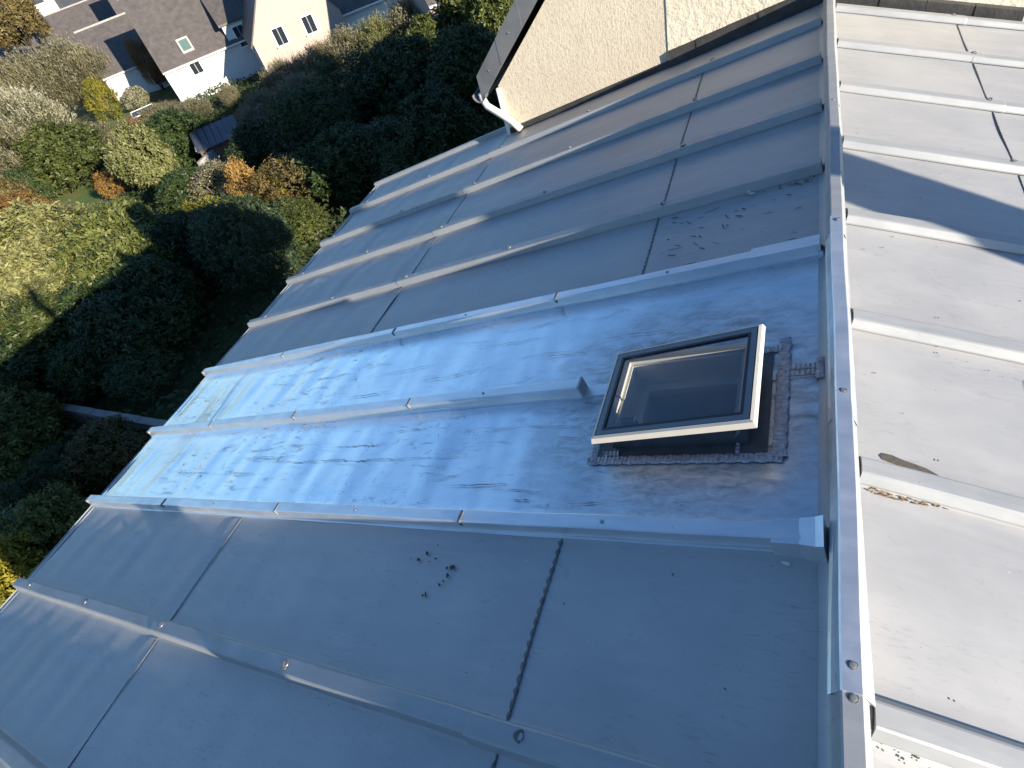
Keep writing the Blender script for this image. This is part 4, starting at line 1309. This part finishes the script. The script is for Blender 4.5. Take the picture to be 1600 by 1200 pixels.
def roof_window(hs, x, q, w, h, pane='glass_green', frame='sash_beige'):
    """rooflight on the front slope, q = 0 at the eave, 1 at the ridge"""
    D, H, tp = hs['D'], hs['H'], hs['tp']
    y0 = q * D / 2
    def T(a, b, c): return (a, y0 + b * math.cos(math.atan(tp)) - c * math.sin(math.atan(tp)), H + y0 * tp + 0.25 + b * math.sin(math.atan(tp)) + c * math.cos(math.atan(tp)))
    mb = MB(); ringbox(mb, x, x + w, 0, h, 0.12, -0.1, 0.06, T)
    f = mb.build('skylight', M[frame], hs['root'])
    mb = MB(); mb.quad(T(x + .1, .1, 0.01), T(x + w - .1, .1, 0.01), T(x + w - .1, h - .1, 0.01), T(x + .1, h - .1, 0.01)); mb.build('pane', M[pane], f)

def chimney(hs, x, y, w, d, z0, z1, mat):
    c = MB().box(x, x + w, y, y + d, z0, z1).build('chimney', M[mat], hs['root'])
    MB().box(x - 0.08, x + w + 0.08, y - 0.08, y + d + 0.08, z1 + 0.002, z1 + 0.12).build('chimney_crown', M['concrete'], c)

TH = 50
h1 = house('white_house', 253, 111, -6.75, TH, 12.0, 9.5, 4.2, 46, 'white house with a large dark slate roof and a wall dormer', 'wall_white')
window(h1['root'], 2.2, 3.05, 0.85, 0.9)
roof_window(h1, 2.3, 0.05, 1.0, 1.3)
# wall dormer: facade carried up above the eave
mb = MB()
for y in (-0.03, 2.6):
    mb.poly([(6.2, y, 3.2), (8.6, y, 3.2), (8.6, y, 5.5), (6.2, y, 5.5)])
mb.quad((6.2, -.03, 3.2), (6.2, 2.6, 3.2), (6.2, 2.6, 5.5), (6.2, -.03, 5.5)); mb.quad((8.6, -.03, 3.2), (8.6, 2.6, 3.2), (8.6, 2.6, 5.5), (8.6, -.03, 5.5))
mb.build('dormer', M['wall_white'], h1['root'])
mb = MB(); mb.loft([[(x, -0.3, 5.45), (x, 4.6, 8.55), (x, 4.6, 8.72), (x, -0.3, 5.62)] for x in (5.95, 8.85)]); mb.build('dormer_roof', M['slate'], h1['root'])
window(h1['root'], 6.95, 3.6, 0.85, 1.5, y=-0.03)
window(h1['root'], 8.3, 0.3, 1.5, 2.0, shutters=1)
h2 = house('gable_house', 395, 69, -6.35, 46, 7.4, 10, 4.2, 54, 'beige house with a steep gable and two small white-framed windows', 'wall_beige', gable_front=True)
window(h2['root'], 1.75, 3.45, 0.85, 1.15)
window(h2['root'], 4.25, 3.45, 0.85, 1.15)
MB().tube([(0.06, -0.06, 0), (0.06, -0.06, 4.0)], 0.05, 8).build('downpipe', M['white_paint'], h2['root'])
_g = h2['root'].location; _a = math.radians(46)
h4 = house('low_white_house', 0, 0, -6.9, 46, 11, 7.5, 3.0, 42, 'low white wing with a slate roof right of the gable house', 'wall_white',
           base=(_g.x + 7.45 * math.cos(_a) - 1.6 * math.sin(_a), _g.y + 7.45 * math.sin(_a) + 1.6 * math.cos(_a), 0))
h4b = house('pink_house', 668, 6, -6.0, 46, 6, 7, 3.6, 45, 'pinkish wall of a house at the top behind the hedge', 'wall_beige')
h3 = house('long_brown_roof_house', 160, 122, -7.1, TH, 13, 8.4, 2.7, 40, 'low house with a wide brown-grey roof and white porch left of the white house', 'wall_white')
window(h3['root'], 4.0, 0.5, 1.2, 1.5)
MB().tube([(8.0, 2.6, 4.9), (8.0, 2.6, 5.6)], [0.16, 0.13], 8).build('roof_vent', M['zinc_dark'], h3['root'])
h3b = house('beige_gable_house', 75, 92, -6.2, TH, 15, 8, 3.0, 42, 'house with a beige end gable in the distant row', 'wall_beige')
h3c = house('row_house', -60, 128, -6.2, TH, 13, 8, 3.0, 40, 'brown-roofed house at the far left edge of the row', 'wall_beige')
roof_window(h3c, 9.5, 0.55, 1.6, 1.0, 'glass_dark', 'concrete')
# second row further back
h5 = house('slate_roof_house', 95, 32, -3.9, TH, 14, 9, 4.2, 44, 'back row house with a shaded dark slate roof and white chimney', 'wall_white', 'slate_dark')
chimney(h5, -0.4, 1.0, 1.1, 5.5, 0, 9.0, 'wall_white')
h6 = house('orange_gable_house', 188, 30, -4.6, TH, 9, 8, 4.2, 44, 'far house with an orange gable behind the brown roofs', 'wall_orange')
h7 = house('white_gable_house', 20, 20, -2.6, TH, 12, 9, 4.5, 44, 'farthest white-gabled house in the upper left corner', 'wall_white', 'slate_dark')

# pale car parked by the far row
pc = ray(8, 70, 92); pc.z = GZ
car = empty('parked_car', (pc.x, pc.y, GZ), math.radians(TH)); tag(car, 'pale car parked behind the roofs at the far left edge', 'car')
prof = [(-2.1, 0.35), (-2.1, 0.75), (-1.3, 0.9), (-0.7, 1.4), (0.9, 1.42), (1.6, 0.95), (2.1, 0.85), (2.1, 0.35)]
MB().loft([[(x, y, z - (0.05 if abs(y) > .8 else 0)) for x, z in prof] for y in (-0.85, -0.6, 0.6, 0.85)]).build('body', M['car_paint'], car)
MB().loft([[(x, y, z) for x, z in ((-1.15, 0.95), (-0.68, 1.36), (0.85, 1.38), (1.45, 0.97))] for y in (-0.86, 0.86)]).build('window', M['glass_dark'], car)
for x in (-1.3, 1.3):
    for y in (-0.8, 0.65):
        mb = MB(); mb.loft([[(x + 0.32 * math.cos(q), yy, 0.32 + 0.32 * math.sin(q)) for q in np.linspace(0, 2 * math.pi, 13)[:-1]] for yy in (y, y + 0.18)])
        mb.build('wheel', M['rubber'], car)

# unseen house, added so its shadow falls on the thicket behind the cream house
h8 = house('caster_house', 0, 0, -0.2, 90, 11.3, 7.0, 9.5, 50, 'unseen tall house added beyond the cream house to shade the thicket', 'wall_beige', base=(7.2, 10.9, 0))

# ------------------------------------------------------------------ the photographer, standing astride the ridge behind the camera
def person():
    F = -RM[2]; RT = RM[0]; DN = RM[1]
    cam_p = CAM.copy()
    hl = cam_p + F * 0.05 - RT * 0.075 + DN * 0.01
    hr = cam_p + F * 0.05 + RT * 0.075 + DN * 0.01
    V, E_, R_ = [], [], []
    def add(p, r, par=None):
        V.append(tuple(p)); R_.append(r)
        if par is not None: E_.append((par, len(V) - 1))
        return len(V) - 1
    pel = add((-0.05, -1.36, 0.82), 0.15)
    wa = add((-0.06, -1.36, 1.02), 0.135, pel)
    ch = add((-0.08, -1.33, 1.24), 0.165, wa)
    nk0 = add((-0.09, -1.30, 1.40), 0.085, ch)
    nk = add((-0.10, -1.28, 1.47), 0.055, nk0)
    h1_ = add((-0.11, -1.25, 1.55), 0.078, nk)
    h2_ = add((-0.11, -1.24, 1.64), 0.088, h1_)
    h3_ = add((-0.11, -1.245, 1.71), 0.06, h2_)
    for sx, hand in ((-1, hl), (1, hr)):
        sh = add((-0.09 + sx * 0.17, -1.31, 1.36), 0.075, ch)
        el = add((-0.12 + sx * 0.27, -1.10, 1.20), 0.05, sh)
        wr = add(tuple(np.array(hand) * 0.88 + np.array([-0.12 + sx * 0.27, -1.10, 1.20]) * 0.12), 0.03, el)
        pm = add(tuple(hand + F * 0.012), 0.030, wr)
        for k in range(4):
            b0 = hand + F * 0.006 + DN * (-0.03 + 0.02 * k) - RT * sx * 0.028
            f1 = add(tuple(b0), 0.0095, pm)
            add(tuple(b0 - RT * sx * (0.026 - 0.004 * abs(k - 1)) + F * 0.004), 0.008, f1)
        t1 = add(tuple(hand + F * 0.03 + DN * (-0.03)), 0.010, pm)
        add(tuple(hand + F * 0.02 + DN * (-0.05) - RT * sx * 0.02), 0.009, t1)
    for sx, fy in ((-1, -1.30), (1, -1.40)):
        hp = add((-0.05 + sx * 0.10, -1.36, 0.76), 0.105, pel)
        kn = add((-0.03 + sx * 0.18, -1.31, 0.40), 0.068, hp)
        an = add((0.0 + sx * 0.23, fy - 0.02, 0.06), 0.048, kn)
        ft = add((0.0 + sx * 0.235, fy + 0.05, 0.0), 0.042, an)
        add((0.0 + sx * 0.24, fy + 0.17, -0.012), 0.034, ft)
    me = bpy.data.meshes.new('person'); me.from_pydata(V, E_, [])
    o = bpy.data.objects.new('person', me); COL.objects.link(o)
    sk_ = o.modifiers.new('skin', 'SKIN')
    if not me.skin_vertices: me.attributes
    for i_, r_ in enumerate(R_):
        me.skin_vertices[0].data[i_].radius = (r_, r_)
    me.skin_vertices[0].data[0].use_root = True
    sb_ = o.modifiers.new('sub', 'SUBSURF'); sb_.levels = 2; sb_.render_levels = 2
    dg = bpy.context.evaluated_depsgraph_get()
    ev = o.evaluated_get(dg)
    m2 = bpy.data.meshes.new_from_object(ev)
    o.modifiers.clear(); o.data = m2
    m2.materials.clear()
    for k in ('jacket_navy', 'skin', 'rubber'): m2.materials.append(M[k])
    for p_ in m2.polygons:
        c = p_.center
        hd = (Vector(hl) - c).length < 0.09 or (Vector(hr) - c).length < 0.09
        p_.material_index = 1 if (hd or (c.z > 1.45 and c.y < -1.1)) else (2 if c.z < 0.05 else 0)
        p_.use_smooth = True
    tag(o, 'person in a dark jacket standing astride the ridge, holding up a phone', 'person')
    # the phone itself, just behind the lens
    ph = MB()
    cpt = Vector(cam_p)
    ph.box(-0.078, 0.078, -0.037, 0.037, 0.012, 0.020, lambda a_, b_, c_: cpt + Vector(RT) * (a_ + 0.05) + Vector(DN) * (b_ + 0.02) + Vector(F) * c_)
    po = ph.build('phone', M['phone_black'])
    tag(po, 'black phone held up in both hands by the person on the ridge', 'phone')
person()
